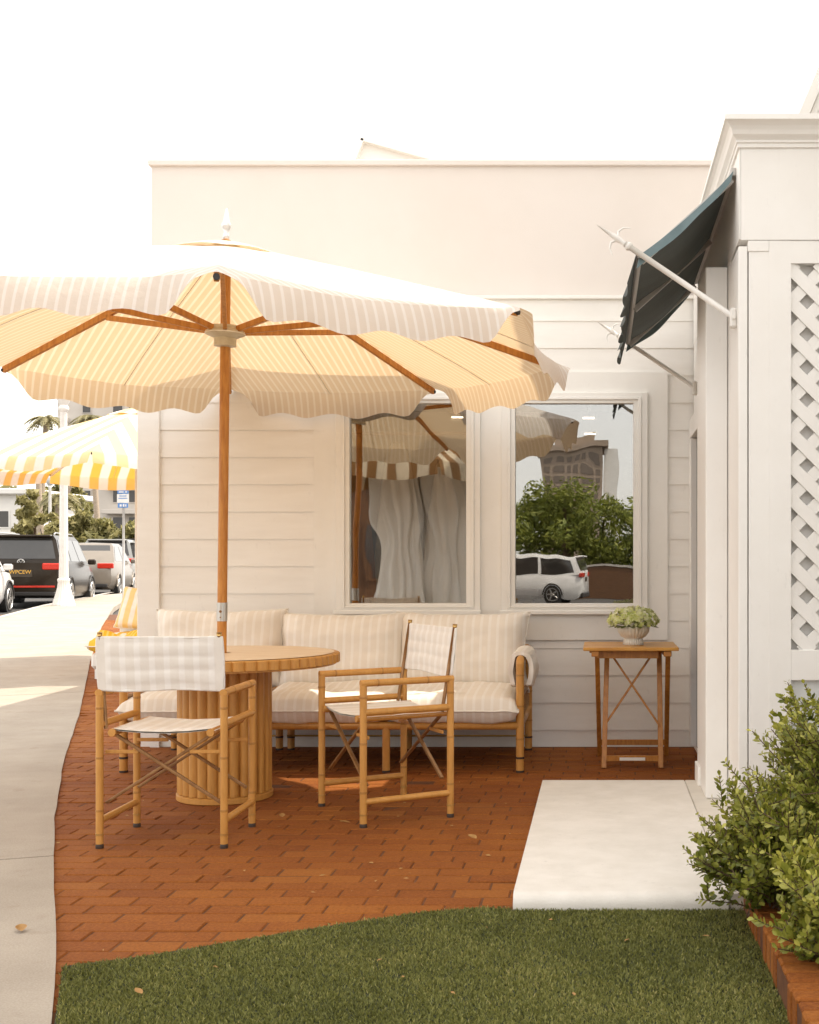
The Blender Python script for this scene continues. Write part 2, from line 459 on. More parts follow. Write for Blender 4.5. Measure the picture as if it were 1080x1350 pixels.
# artificial turf with a curved rear edge
TB=[(-1.62,3.545),(-1.35,3.67),(-1.10,3.83),(-.85,3.985),(-.597,4.125),(-.4,4.185),(-.28,4.16),(.1,4.155),(.46,4.15)]
def turf_top(x):
    for (x0,y0),(x1,y1) in zip(TB,TB[1:]):
        if x<=x1: return y0+(y1-y0)*(x-x0)/(x1-x0)
    return TB[-1][1]
def turf_left(y): return interp(EDGE,y)+.012
mb=MB(); n=60
def tx(i,y): return turf_left(y)+(.50-turf_left(y))*i/n
top=[];bot=[]
for i in range(n+1):
    yt=turf_top(tx(i,3.5)); top.append((tx(i,min(yt,3.56)),yt,.014)); bot.append((tx(i,1.0),1.0,.014))
v=top+bot+[(x,y,-.005) for x,y,z in top]
f=[(n+1+i,n+2+i,i+1,i) for i in range(n)]+[(i,i+1,2*n+3+i,2*n+2+i) for i in range(n)]
mb.add(v,f); tag(mb.build('lawn',turf_back),kind='structure')
vs=[];fs=[];ts=[]
NB=125000
for i in range(NB):
    y=2.95+1.30*rnd.random()**1.15
    x=rnd.uniform(-1.62,.5)
    if x<turf_left(y)+.006*rnd.random() or y>turf_top(x)+rnd.gauss(-.002,.007): continue
    a=rnd.random()*2*PI; h=rnd.uniform(.006,.013); w=rnd.uniform(.0015,.0026); l=rnd.uniform(.002,.012)
    a2=rnd.random()*2*PI
    b=len(vs); dx,dy=math.cos(a)*w,math.sin(a)*w; ex,ey=math.cos(a2)*l,math.sin(a2)*l
    z=.013
    vs+=[(x-dx,y-dy,z),(x+dx,y+dy,z),(x+dx*.7+ex*.6,y+dy*.7+ey*.6,z+h*.7),(x+ex,y+ey,z+h),(x-dx*.7+ex*.6,y-dy*.7+ey*.6,z+h*.7)]
    fs.append((b,b+1,b+2,b+3,b+4))
    cl=noise.noise((x*2.3,y*2.3,0))+.6*noise.noise((x*7,y*7,4))
    ts.append(min(1,max(0,rnd.gauss(.44+.22*cl,.22))))
mb=MB(); mb.v=vs; mb.f=fs; mb.t=ts; mb.uv=[(0,0)]*len(vs)
tag(mb.build('turf_grass',turf_leaf),'short dark green artificial grass in the foreground','grass',kind='stuff')

# entrance landing slab
def rounded_slab(x0,x1,y0,y1,z1,rad):
    m=MB(); n=8
    prof=[(y0,-.03)]+[(y0+rad-rad*math.cos(PI/2*i/n),z1-rad+rad*math.sin(PI/2*i/n)) for i in range(n+1)]+[(y1,z1),(y1,-.03)]
    v=[(x0,a,b) for a,b in prof]+[(x1,a,b) for a,b in prof]; k=len(prof)
    f=[(i,k+i,k+i+1,i+1) for i in range(k-1)]+[tuple(range(k)),tuple(reversed(range(k,2*k)))]
    return m.add(v,f)
s=rounded_slab(-.295,.443,4.15,6.335,.07,.045).build('entrance_landing',slabm,smooth=True,angle=40)
tag(s,kind='structure')
tag(MB().box(.447,.62,4.16,6.335,-.03,.071,bev=.004).build('threshold_strip',threshold),kind='structure')

# ------------------------------------------------------------------ main shop building
YW=7.97
shop=thing('shop_building','long cream clapboard shop with flat parapet and two picture windows behind the patio','building',(-1,YW,0))
def SB(mb,name,mat,smooth=False,angle=None):
    o=mb.build(name,mat,shop,smooth,angle=angle); o.location=(1,-YW,0); return o
# parapet of smooth stucco, and the body behind
mb=MB(); mb.box(-2.96,3.2,8.02,8.22,2.94,3.825)
SB(mb,'parapet',stucco)
SB(MB().box(-2.975,3.2,7.995,8.24,3.825,3.862,bev=.004),'coping',stucco)
mb=MB(); mb.box(-3.0,3.2,7.95,8.2,2.935,2.957,bev=.003); mb.box(-3.0,3.2,7.975,8.2,2.81,2.935); mb.box(-3.0,3.2,7.968,8.2,2.795,2.81)
SB(mb,'ledge_moulding',paint)
mb=MB(); mb.box(-3.022,-2.995,8.0,20,-.02,2.94); mb.box(-2.995,3.2,19.8,20,-.02,2.94)
SB(mb,'side_wall',paint_board)
SB(MB().box(-2.99,3.2,8.23,20,3.55,3.6),'roof_deck',kerbm)
mb=MB(); mb.box(-2.96,-2.90,8.24,20,3.56,3.825)
SB(mb,'parapet_return',stucco)
# clapboards: lapped boards, lower edge proud
px,pz0,pz1=(-1.868,.448),.70,2.455
mb=MB()
def clap(x0,x1,z0,z1):
    yb,yt=7.9635,7.971
    mb.add([(x0,yb,z0),(x1,yb,z0),(x1,yt,z1),(x0,yt,z1),(x0,8.0,z0),(x1,8.0,z0),(x0,8.0,z1),(x1,8.0,z1)],
           [(0,1,2,3),(4,5,1,0),(0,3,6,4),(1,5,7,2)],t=rnd.random())
for k in range(16):
    z0=.118+.179*k-.01; z1=z0+.182
    if z0>2.8: break
    z1=min(z1,2.80)
    if z1>pz0+.09 and z0<pz1-.08:
        clap(-2.88,px[0],z0,z1); clap(px[1],3.2,z0,z1)
        if z0<pz0-.005: clap(px[0],px[1],z0,pz0)
        if z1>pz1+.005: clap(px[0],px[1],pz1,z1)
    else:
        clap(-2.88,3.2,z0,z1)
SB(mb,'clapboard_siding',paint_board)
SB(MB().box(-2.88,3.2,7.972,8.0,-.02,.115),'skirting_board',paint_board)
SB(MB().box(-3.025,-2.88,7.945,8.01,-.02,2.80,bev=.003),'corner_board',paint_board)
# flat panel round the windows
wins=[(-1.63,-.868),(-.548,.224)]
wz=(.94,2.247)
mb=MB()
ya,yb=7.944,8.0
mb.box(px[0],wins[0][0]-.012,ya,yb,pz0,pz1); mb.box(wins[0][1]+.012,wins[1][0]-.012,ya,yb,pz0,pz1); mb.box(wins[1][1]+.012,px[1],ya,yb,pz0,pz1)
for a,b in wins:
    mb.box(a-.012,b+.012,ya,yb,pz0,wz[0]-.012); mb.box(a-.012,b+.012,ya,yb,wz[1]+.012,pz1)
SB(mb,'window_panel',paint)
for a,b in wins:
    fr=MB()
    for (w0,w1,d) in ((.0,.030,.022),(.030,.052,.034),(.052,.092,.026)):   # stepped casing
        y0=ya-d
        x0,x1,z0,z1=a-w1,b+w1,wz[0]-w1*.55,wz[1]+w1*.75
        i0,i1,k0,k1=a-w0,b+w0,wz[0]-w0*.55,wz[1]+w0*.75
        fr.box(x0,i0,y0,ya-.001 if w0>0 else ya+.03,z0,z1,bev=.002); fr.box(i1,x1,y0,ya-.001 if w0>0 else ya+.03,z0,z1,bev=.002)
        fr.box(i0,i1,y0+.0005,ya-.001 if w0>0 else ya+.03,z0,k0,bev=.002); fr.box(i0,i1,y0+.0005,ya-.001 if w0>0 else ya+.03,k1,z1,bev=.002)
    w=SB(fr,'window',paint)
    w_s=MB().box(a-.10,b+.10,ya-.055,ya-.030,wz[0]-.072,wz[0]-.045,bev=.004).build('sill',paint,w)
    w_p=MB().box(a-.004,b+.004,ya+.012,ya+.018,wz[0]-.004,wz[1]+.004).build('pane',glass,w)
# small gable over the roof behind the parapet
mb=MB()
p0=W(464,212,13); 
gx=(478-790)*13/1600; gz=1.2+(743-188)*13/1600
mb.add([(gx-.22,13,gz-.6),(gx,13,gz),(gx+2.2,13,gz-.62),(gx-.22,17,gz-.6),(gx,17,gz),(gx+2.2,17,gz-.62)],[(0,1,2),(5,4,3),(0,3,4,1),(1,4,5,2)])
SB(mb,'roof_gable',paint_cool)
mb=MB(); mb.beam((gx-.25,12.97,gz-.62),(gx+.01,12.97,gz+.02),.12,.05); mb.beam((gx,12.97,gz+.02),(gx+2.25,12.97,gz-.61),.12,.05)
SB(mb,'gable_rake_board',paint)
# shop interior seen through the panes
mb=MB()
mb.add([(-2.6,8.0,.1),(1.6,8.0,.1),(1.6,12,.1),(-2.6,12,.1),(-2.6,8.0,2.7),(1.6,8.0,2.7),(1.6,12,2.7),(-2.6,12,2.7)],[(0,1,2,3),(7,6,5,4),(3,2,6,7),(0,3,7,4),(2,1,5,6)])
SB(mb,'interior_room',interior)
# things inside the shop
ct=thing('shop_counter','dark wooden display counter inside the shop behind the left window','counter',(-1.2,9.2,.1))
MB().box(-.75,.75,-.25,.25,.86,.91,bev=.006).build('counter_top',shopwood,ct)
MB().box(-.7,.7,-.22,.22,0,.86).build('counter_body',shopwood,ct)
def garment(name,label,x,y,z,w,h,mat,cat='clothing'):
    m=MB()
    def fn(a,b):
        th=2*PI*a; k=b
        ww=w*(.33+.5*k+.12*math.sin(k*PI))*(1 if k>.04 else .5)
        fold=1+.16*math.sin(th*7+k*2)*k
        return (x+ww*.5*math.cos(th)*fold, y+.35*ww*.5*math.sin(th)*fold, z-h*k)
    m.grid(fn,56,16,flip=True)
    return tag(m.build(name,mat,smooth=True),label,cat,'clothes hanging in the shop window')
garment('hanging_garment','ivory long dress hanging left of centre behind the left window',-1.42,8.55,2.05,.42,1.25,garm)
garment('hanging_garment','wide ivory long dress hanging right of centre behind the left window',-1.06,8.62,1.98,.50,1.25,garm)
garment('hanging_garment','rust brown robe hanging at the left edge behind the left window',-1.72,8.5,1.9,.34,.95,garm2)
rk=MB().tube([(-2.1,8.58,2.12),(-.6,8.58,2.12)],.012).build('clothes_rail',rod); tag(rk,'thin bronze clothes rail inside the shop above the hanging dresses','rail')

# ------------------------------------------------------------------ entrance building at right
ent=thing('entrance_building','white panelled entrance building with lattice front and crown cornice at right','building',(.62,5.35,0))
def EB(mb,name,mat,smooth=False,angle=None,par=None):
    o=mb.build(name,mat,par or ent,smooth,angle=angle)
    if not par: o.location=(-.62,-5.35,0)
    return o
XE,YE=.62,5.35
mb=MB(); mb.box(XE,XE+.12,5.74,7.94,.0,3.03); EB(mb,'side_wall',paint_cool)
# left corner post
mb=MB(); mb.box(XE-.005,XE+.035,YE+.005,5.735,.0,2.60,bev=.003); EB(mb,'corner_post',paint_cool)
# door pilaster with plinth
mb=MB(); mb.box(.512,.617,5.83,6.33,.072,2.625,bev=.004); mb.box(.50,.617,6.15,6.342,.072,.17,bev=.003); EB(mb,'pilaster',paint_cool)
mb=MB(); mb.box(.565,.618,6.42,7.6,1.98,2.10,bev=.003); mb.box(.565,.618,6.42,6.52,.07,1.975,bev=.003); mb.box(.565,.618,7.5,7.6,.07,1.975,bev=.003)
dr=EB(mb,'door_frame',paint_cool)
EB(MB().box(.60,.619,6.53,7.49,.07,1.97),'door',dkglass)
# frieze boards and crown moulding (front and left side), mitred
mb=MB(); mb.box(XE+.004,XE+.176,YE-.004,YE+.1,2.626,3.06); mb.box(XE+.1755,XE+2.2,YE-.0055,YE+.1,2.626,3.06)
mb.box(XE-.002,XE+.003,YE-.002,7.95,2.63,3.04)
EB(mb,'frieze',paint_cool)
prof=[(.0,3.03),(.014,3.03),(.014,3.055),(.022,3.06),(.022,3.075),(.03,3.085),(.045,3.10),(.052,3.125),(.064,3.15),(.082,3.165),(.095,3.17),(.095,3.205),(.088,3.21),(.0,3.21)]
def crown():
    m=MB(); rows=[]
    for (o,z) in prof:
        o*=.8; z=3.03+(z-3.03)*.66
        rows.append([(XE-o,7.95,z),(XE-o,YE-o*1.4,z),(XE+2.4,YE-o*1.4,z)])
    v=[p for r_ in rows for p in r_]; f=[]
    for i in range(len(rows)-1):
        for k in range(2): f.append((i*3+k,i*3+k+1,(i+1)*3+k+1,(i+1)*3+k))
    return m.add(v,f)
EB(crown(),'cornice',paint_cool)
EB(MB().box(XE+.0,XE+2.4,YE,7.95,3.125,3.14),'roof_deck',kerbm)
# front frame round the lattice
X1=.846; X2=2.2
mb=MB()
mb.box(XE+.04,.7495,YE+.002,YE+.05,.0,2.577)        # flat outer stile
mb.box(.749,X1,YE-.0015,YE+.05,.0,2.624)             # inner stile, proud
mb.box(XE+.036,.7485,YE-.003,YE+.05,2.576,2.624,bev=.002)
mb.box(X1-.001,X2,YE-.0005,YE+.05,2.524,2.624)           # top rail
mb.box(X1-.001,X2,YE-.0005,YE+.05,.685,.819,bev=.002)            # mid rail
mb.box(X1,X2,YE-.0035,YE+.05,.0,.12,bev=.002)
mb.box(X2-.05,X2+.1,YE-.0045,YE+.05,.0,2.6)
EB(mb,'front_frame',paint_cool)
EB(MB().box(X1,X2,YE+.028,YE+.045,.12,.685),'lower_panel',panel_grey)
EB(MB().box(XE+.1,X2,YE+.055,YE+.07,.0,2.6),'lattice_backing',paint_cool)
mb=MB()   # diagonal lattice, two layers
pitch=.1448; hw=.027
def lat(sign,yy):
    z0,z1=.812,2.53
    c=-3.0
    while c<4.2:
        pts=[]
        # line z = sign*(x-X1)+c ; clip to opening
        def clipseg():
            xs=[]
            xa,xb=X1-.02,X2
            for x in (xa,xb):
                z=sign*(x-X1)+c
                if z0<=z<=z1: xs.append((x,z))
            for z in (z0,z1):
                x=X1+(z-c)/sign
                if xa<x<xb: xs.append((x,z))
            return xs
        xs=clipseg()
        if len(xs)>=2:
            a,b=min(xs),max(xs)
            if math.dist(a,b)>.04: mb.beam((a[0],yy,a[1]),(b[0],yy,b[1]),.007,hw*2,up=(0,0,1) if False else (0,1,0),bev=.001) if False else mb.beam((a[0],yy,a[1]),(b[0],yy,b[1]),hw*2,.007,up=(0,1,0),bev=.001)
        c+=pitch
lat(1,YE+.022); lat(-1,YE+.0135)
EB(mb,'lattice',paint_cool)
# steep roof set back
mb=MB()
r0=W(1040,175,5.9)
mb.add([(.86,5.9,3.10),(1.24,5.9,4.05),(3.2,5.9,4.05),(3.2,5.9,3.10),(.86,7.9,3.10),(1.24,7.9,4.05),(3.2,7.9,4.05),(3.2,7.9,3.10)],[(0,3,2,1),(0,1,5,4),(1,2,6,5),(4,5,6,7)])
EB(mb,'upper_roof',paint_cool)
mb=MB(); mb.beam((.875,5.88,3.10),(1.255,5.88,4.0),.05,.05); mb.beam((.92,5.89,3.10),(1.30,5.89,4.0),.03,.03)
EB(mb,'roof_rake_trim',paint)
# tall unseen block added right of the frame, stepped to shade the foreground
wing=thing('shade_block','tall white clapboard block added out of view beyond the planter to shade the foreground','building',(1.32,3,0))
mb=MB(); mb.box(.012,3.5,-.4,2.2,0,3.2); mb.box(.012,3.5,-.4,3.2,3.2,8.0); mb.box(.012,3.5,3.2,4.3,3.2,5.7); mb.box(.24,3.5,4.3,4.93,3.2,6.2); mb.build('wall',paint,wing)
mb=MB()
for k in range(14):
    z0=k*.18
    mb.add([(-.002,-.4,z0),(-.002,2.2,z0),(.012,2.2,z0+.182),(.012,-.4,z0+.182)],[(0,1,2,3)][::1])
mb.build('clapboard_siding',paint_board,wing)
MB().box(-.03,3.55,-.45,3.22,8.0,8.06).build('roof_edge',paint_cool,wing)

# ------------------------------------------------------------------ awning on the entrance wall
aw=thing('window_awning','dark teal canvas awning on spear arms over the side door','awning',(.62,6.5,2.3))
AO=Vector((.62,6.5,2.3))
def AB(mb,name,mat,par=None,smooth=False):
    o=mb.build(name,mat,par or aw,smooth)
    if not par: o.location=-AO
    return o
ya0,ya1=5.47,7.60
top=Vector((.605,0,2.965)); rodp=Vector((.18,0,2.585))
def can(a,b):
    p=top.lerp(rodp,b); s_=.045*math.sin(PI*b)*(1-.35*math.cos(4*PI*a))
    nrm=Vector((-.66,0,.75))
    p=p-nrm*s_*.9
    return (p.x,ya0+(ya1-ya0)*a,p.z+.012*math.sin(9*a+3*b)*b*(1-b)*4)
AB(MB().grid(can,40,16,uvf=lambda a,b:(a*2,b)),'canvas',tealc,smooth=True)
def val(a,b):
    L=.135+.03*abs(math.sin(a*PI*9))
    w=.012*math.sin(a*40)*b
    return (rodp.x-.012-.05*b*(L/.16)+w, ya0-.01+(ya1-ya0+.02)*a, rodp.z+.012-L*b)
AB(MB().grid(val,120,5,uvf=lambda a,b:(a*2,b)),'valance',tealc,smooth=True)
for e_,yy in ((0,ya0),(1,ya1)):     # hem hanging over the end rafters
    def hem(a,b):
        q=can(e_,a); L=.05+.004*math.sin(a*13)+.012*a
        return (q[0]-.012*b,yy-.012*b*(1 if e_==0 else -1)-.004,q[2]+.004-L*b)
    AB(MB().grid(hem,40,3),'end_hem',slate_hem,smooth=True)
AB(MB().tube([(rodp.x,ya0-.02,rodp.z),(rodp.x,ya1+.02,rodp.z)],.014),'front_bar',greym,smooth=True)
AB(MB().box(.595,.617,ya0,ya1,2.95,2.985,bev=.003),'wall_rail',greym)
for yy in (ya0+.02,(ya0+ya1)/2,ya1-.02):
    AB(MB().beam((.60,yy,2.935),(.19,yy,2.565),.03,.022,up=(0,1,0)),'rafter',greym)
for yy in (ya0-.03,ya1+.02):
    p0=Vector((.61,yy,2.30)); p1=Vector((.165,yy,2.600)); d=(p1-p0).normalized()
    a=AB(MB().tube([p0,p1+d*.06],.0135,12),'arm',white_metal,smooth=True)
    MB().tube([p1+d*.03,p1+d*.04,p1+d*.05],[.018,.021,.018],12).build('collar',white_metal,a)
    tip=MB(); q=p1+d*.06
    tip.tube([q,q+d*.03,q+d*.06,q+d*.15],[.008,.014,.012,.001],10)
    n_=Vector((d.z,0,-d.x))
    for sg in (-1,1):
        tip.tube([q+d*.035,q+d*.055+n_*sg*.03,q+d*.045+n_*sg*.055,q+d*.015+n_*sg*.075],[.006,.0055,.004,.001],8)
    tip.build('spear_tip',white_metal,a,True)
    br=MB(); br.box(.585,.617,yy-.02,yy+.02,2.255,2.345,bev=.008); br.tube([(.60,yy-.03,2.30),(.60,yy+.03,2.30)],.009,10)
    br.build('wall_bracket',white_metal,a)

# ------------------------------------------------------------------ parasols
def parasol(name,label,loc,r,zr,zt,rot,mat,wood,val_len=.165,nscal=4,base_z=0.0,sag=.035,joint=True,seed=1,open_corner=True,r0=.24,lift=None):
    P=thing(name,label,'parasol',loc)
    N=8
    rib=lambda q: zt-.05-(zt-.05-zr)*((q-.0)/r)**1.06
    lift=lift or {}
    lf_=lambda k:lift.get(k%8,0.0)
    can_=MB(); va=MB(); seam=MB()
    chord=2*math.sin(PI/N)
    def dirv(a): return Vector((math.cos(a),math.sin(a),0))
    for k in range(N):
        a0=rot+2*PI*k/N; a1=rot+2*PI*(k+1)/N; d0,d1=dirv(a0),dirv(a1); mid=dirv((a0+a1)/2)
        ph=rnd.random()*6
        def surf(t,q):
            p=d0.lerp(d1,t)*q
            e=(q-r0)/(r-r0)
            z=rib(q)-sag*4*t*(1-t)*e*e*(1.0)
            z+=(lf_(k)*(1-t)+lf_(k+1)*t)*(q/r)
            z+=.010*noise.noise((p.x*2.2+seed*7,p.y*2.2,ph))*(4*t*(1-t))+.004*noise.noise((p.x*9,p.y*9,seed))
            inw=1-.018*4*t*(1-t)*e*e
            return Vector((p.x*inw,p.y*inw,z))
        can_.grid(lambda a,b: surf(a,r0+(r-r0)*b),20,14,uvf=lambda a,b:((a-.5)*chord*(r0+(r-r0)*b),b),flip=True)
        amp=rnd.uniform(.8,1.2)
        def vfn(t,b):
            p=surf(t,r)
            c=min(1,min(t,1-t)/.145) if open_corner else 1
            c=c*c*(3-2*c)
            L=val_len*(.16+.84*c)+.016*math.cos(2*PI*nscal*t+PI)*c
            wv=(.008*math.sin(2*PI*(1.6*t)+ph)+.005*math.sin(2*PI*4*t+2*ph))*b*amp
            out=mid*(.02*math.sin(PI*b*.5)+.035*b+wv)
            if open_corner:
                s_=(1 if t>.5 else -1)*(1-c)*b*.02
                tang=(d1-d0).normalized(); out-=tang*s_*1.5
            z=p.z-L*(b**1.15)
            return Vector((p.x,p.y,0))+out+Vector((0,0,z))
        va.grid(vfn,40,7,uvf=lambda a,b:((a-.5)*chord*r,1+b*.1),flip=True)
        seam.tube([surf(.5,r0+(r-r0)*i/8)-Vector((0,0,.006)) for i in range(9)],.0028,5)
    can_.build('canopy',mat,P,True); va.build('valance',mat,P,True); seam.build('seam',piping,P,True)
    cap=MB()
    for k in range(N):
        a0=rot+2*PI*k/N; a1=rot+2*PI*(k+1)/N; d0,d1=dirv(a0),dirv(a1)
        def cfn(t,b):
            q=.02+.31*b; p=d0.lerp(d1,t)*q
            z=rib(q)+.020+.012*math.sin(PI*t)*b-.010*b**4
            return (p.x,p.y,z)
        cap.grid(cfn,8,6,uvf=lambda a,b:((a-.5)*chord*(.02+.31*b),b),flip=True)
    cap.build('vent_cap',mat,P,True)
    zrun=zt-.50
    pole=MB().tube([(0,0,base_z),(0,0,zt-.03)],.0245,18).build('pole',wood,P,True,angle=40)
    if joint:
        j=MB().tube([(0,0,.905),(0,0,1.0)],.0275,18).build('joint_sleeve',chrome,P,True,angle=40)
        MB().tube([(0,-.03,.955),(0,-.026,.955)],.007,8).build('screw',rod,j); 
        MB().tube([(0,-.03,.925),(0,-.0265,.925)],.0035,8).build('screw',rod,j)
    hub=MB().lathe([(.03,zrun-.075),(.056,zrun-.07),(.056,zrun-.03),(.075,zrun-.022),(.098,zrun-.012),(.098,zrun+.004),(.088,zrun+.008),(.086,zrun+.03),(.03,zrun+.034)],seg=48).build('runner_hub',hubm,P,True,angle=30)
    MB().lathe([(.101,zrun-.01),(.101,zrun-.004)],seg=48).build('metal_ring',chrome,hub)
    MB().lathe([(.03,zt-.11),(.07,zt-.10),(.07,zt-.06),(.03,zt-.05)],seg=32).build('top_hub',hubm,P,True,angle=30)
    for k in range(N):
        d=dirv(rot+2*PI*k/N); q0=.06; q1=r-.008
        rb=MB().beam(d*q0+Vector((0,0,rib(q0)-.035)),d*q1+Vector((0,0,rib(q1)+lf_(k)-.022)),.020,.036).build('rib',wood,P)
        MB().tube([d*(q1-.01)+Vector((0,0,rib(q1)+lf_(k)-.022)),d*(q1+.008)+Vector((0,0,rib(q1)+lf_(k)-.022))],.013,10).build('rib_cap',blackm,rb)
        qm=r*.50
        MB().beam(d*.085+Vector((0,0,zrun+.012)),d*qm+Vector((0,0,rib(qm)+lf_(k)*.5-.055)),.020,.030).build('strut',wood,P)
    fin=MB().lathe([(.0,zt-.03),(.016,zt-.03),(.016,zt+.0),(.010,zt+.01),(.022,zt+.035),(.026,zt+.05),(.016,zt+.068),(.011,zt+.10),(.005,zt+.13),(.0,zt+.135)],seg=16).build('finial',silver,P,True)
    return P
A0=math.atan2(-.957,.29)
P1=parasol('patio_parasol','big cream and tan pinstriped parasol with orange wooden pole through the round table',(-1.952,6.25,0),1.785,2.315,2.885,A0-R(.7),canopy_m,teak_orange,base_z=.1,val_len=.145,lift={1:.05,7:.05})
P1.rotation_euler=(R(.7),R(.85),0)
P2=parasol('patio_parasol','yellow and white striped parasol beyond the corner of the shop',(-5.1,13.4,.06),1.82,2.215,2.90,R(-82),yellow_m,white_metal,val_len=.13,nscal=1,joint=False,seed=3,open_corner=False)
MB().lathe([(.28,0),(.28,.05),(.05,.08),(.035,.25)],seg=24).build('base',greym,P2,True,angle=40)
P3=parasol('patio_parasol','wide striped parasol, its stripes darkened in colour, reflected in the left window',(-2.30,1.3,0),1.3,2.36,2.95,R(22),brown_m,teak_orange,val_len=.2,nscal=1,joint=False,seed=5,open_corner=False)
MB().lathe([(.28,0),(.28,.05),(.05,.08),(.035,.25)],seg=24).build('base',greym,P3,True,angle=40)

def curtain(label,x,y,w,ztop):
    m=MB()
    def fn(a,b):
        th=2*PI*a; tie=1-.28*math.exp(-((b-.45)/.16)**2); ww=w*.5*tie*(1+.25*b)
        fold=1+.20*math.sin(13*th+2*b)+.12*math.sin(7*th-4*b)+.10*noise.noise((th*2,b*5,x))
        return (x+.10*math.sin(b*3)+ww*math.cos(th)*fold,y+.4*ww*math.sin(th)*fold,ztop-(ztop-.04)*b)
    m.grid(fn,90,30,flip=True)
    tag(m.build('tied_curtain',curtm,None,True),label,'curtain','white curtains tied under the reflected parasol')
curtm=M('white_curtain_cloth',(.88,.86,.82),(.80,.75,.68),4,.9,.3,25,.01,stretch=(3,3,.5))
curtain('white gathered curtain reflected left of centre in the left window',-2.44,1.55,.50,2.34)
curtain('white gathered curtain reflected right of centre in the left window',-1.93,1.42,.56,2.34)
lampm,_nt,_b=nodes('lit_tube'); _b.inputs['Emission Color'].default_value=(1,.86,.62,1); _b.inputs['Emission Strength'].default_value=2.2
for x,y,lab in ((603,551,'short lit ceiling tube inside the shop behind the left window'),(776,552,'upper lit ceiling tube inside the shop behind the right window'),(778,573,'lower lit ceiling tube inside the shop behind the right window')):
    p=W(x,y,10.5); t=thing('ceiling_light',lab,'ceiling light',p,0,'lit tubes inside the shop')
    MB().box(-.05,.05,-.02,.02,0,.012,bev=.003).build('tube',lampm,t); MB().tube([(0,0,.012),(0,0,2.7-p.z)],.004,6).build('hanger',blackm,t)

# ------------------------------------------------------------------ round bamboo table
tb=thing('round_table','round bamboo table with fluted pedestal and reeded rim under the parasol','table',(-1.926,6.25,0))
MB().lathe([(.56,.686),(.58,.69),(.58,.733),(.57,.738),(.545,.738)],seg=62*8,flute=62,amp=.017).build('rim',bamboo,tb,True,angle=50)
def inlay(a,b): 
    th=2*PI*a; q=.028+.522*b; return (q*math.cos(th),q*math.sin(th),.741)
MB().grid(inlay,96,3).build('tabletop',bamboo_flat,tb)
MB().lathe([(.04,.67),(.56,.68),(.56,.735),(.04,.735)],seg=64).build('tabletop_core',bamboo,tb,True,angle=30)
MB().lathe([(.22,.03),(.235,.035),(.235,.672),(.22,.676)],seg=26*10,flute=26,amp=.022,rot=.1).build('pedestal',bamboo,tb,True,angle=60)
MB().lathe([(.236,0),(.24,.004),(.24,.028),(.23,.032)],seg=64).build('base_ring',bamboo,tb,True,angle=30)

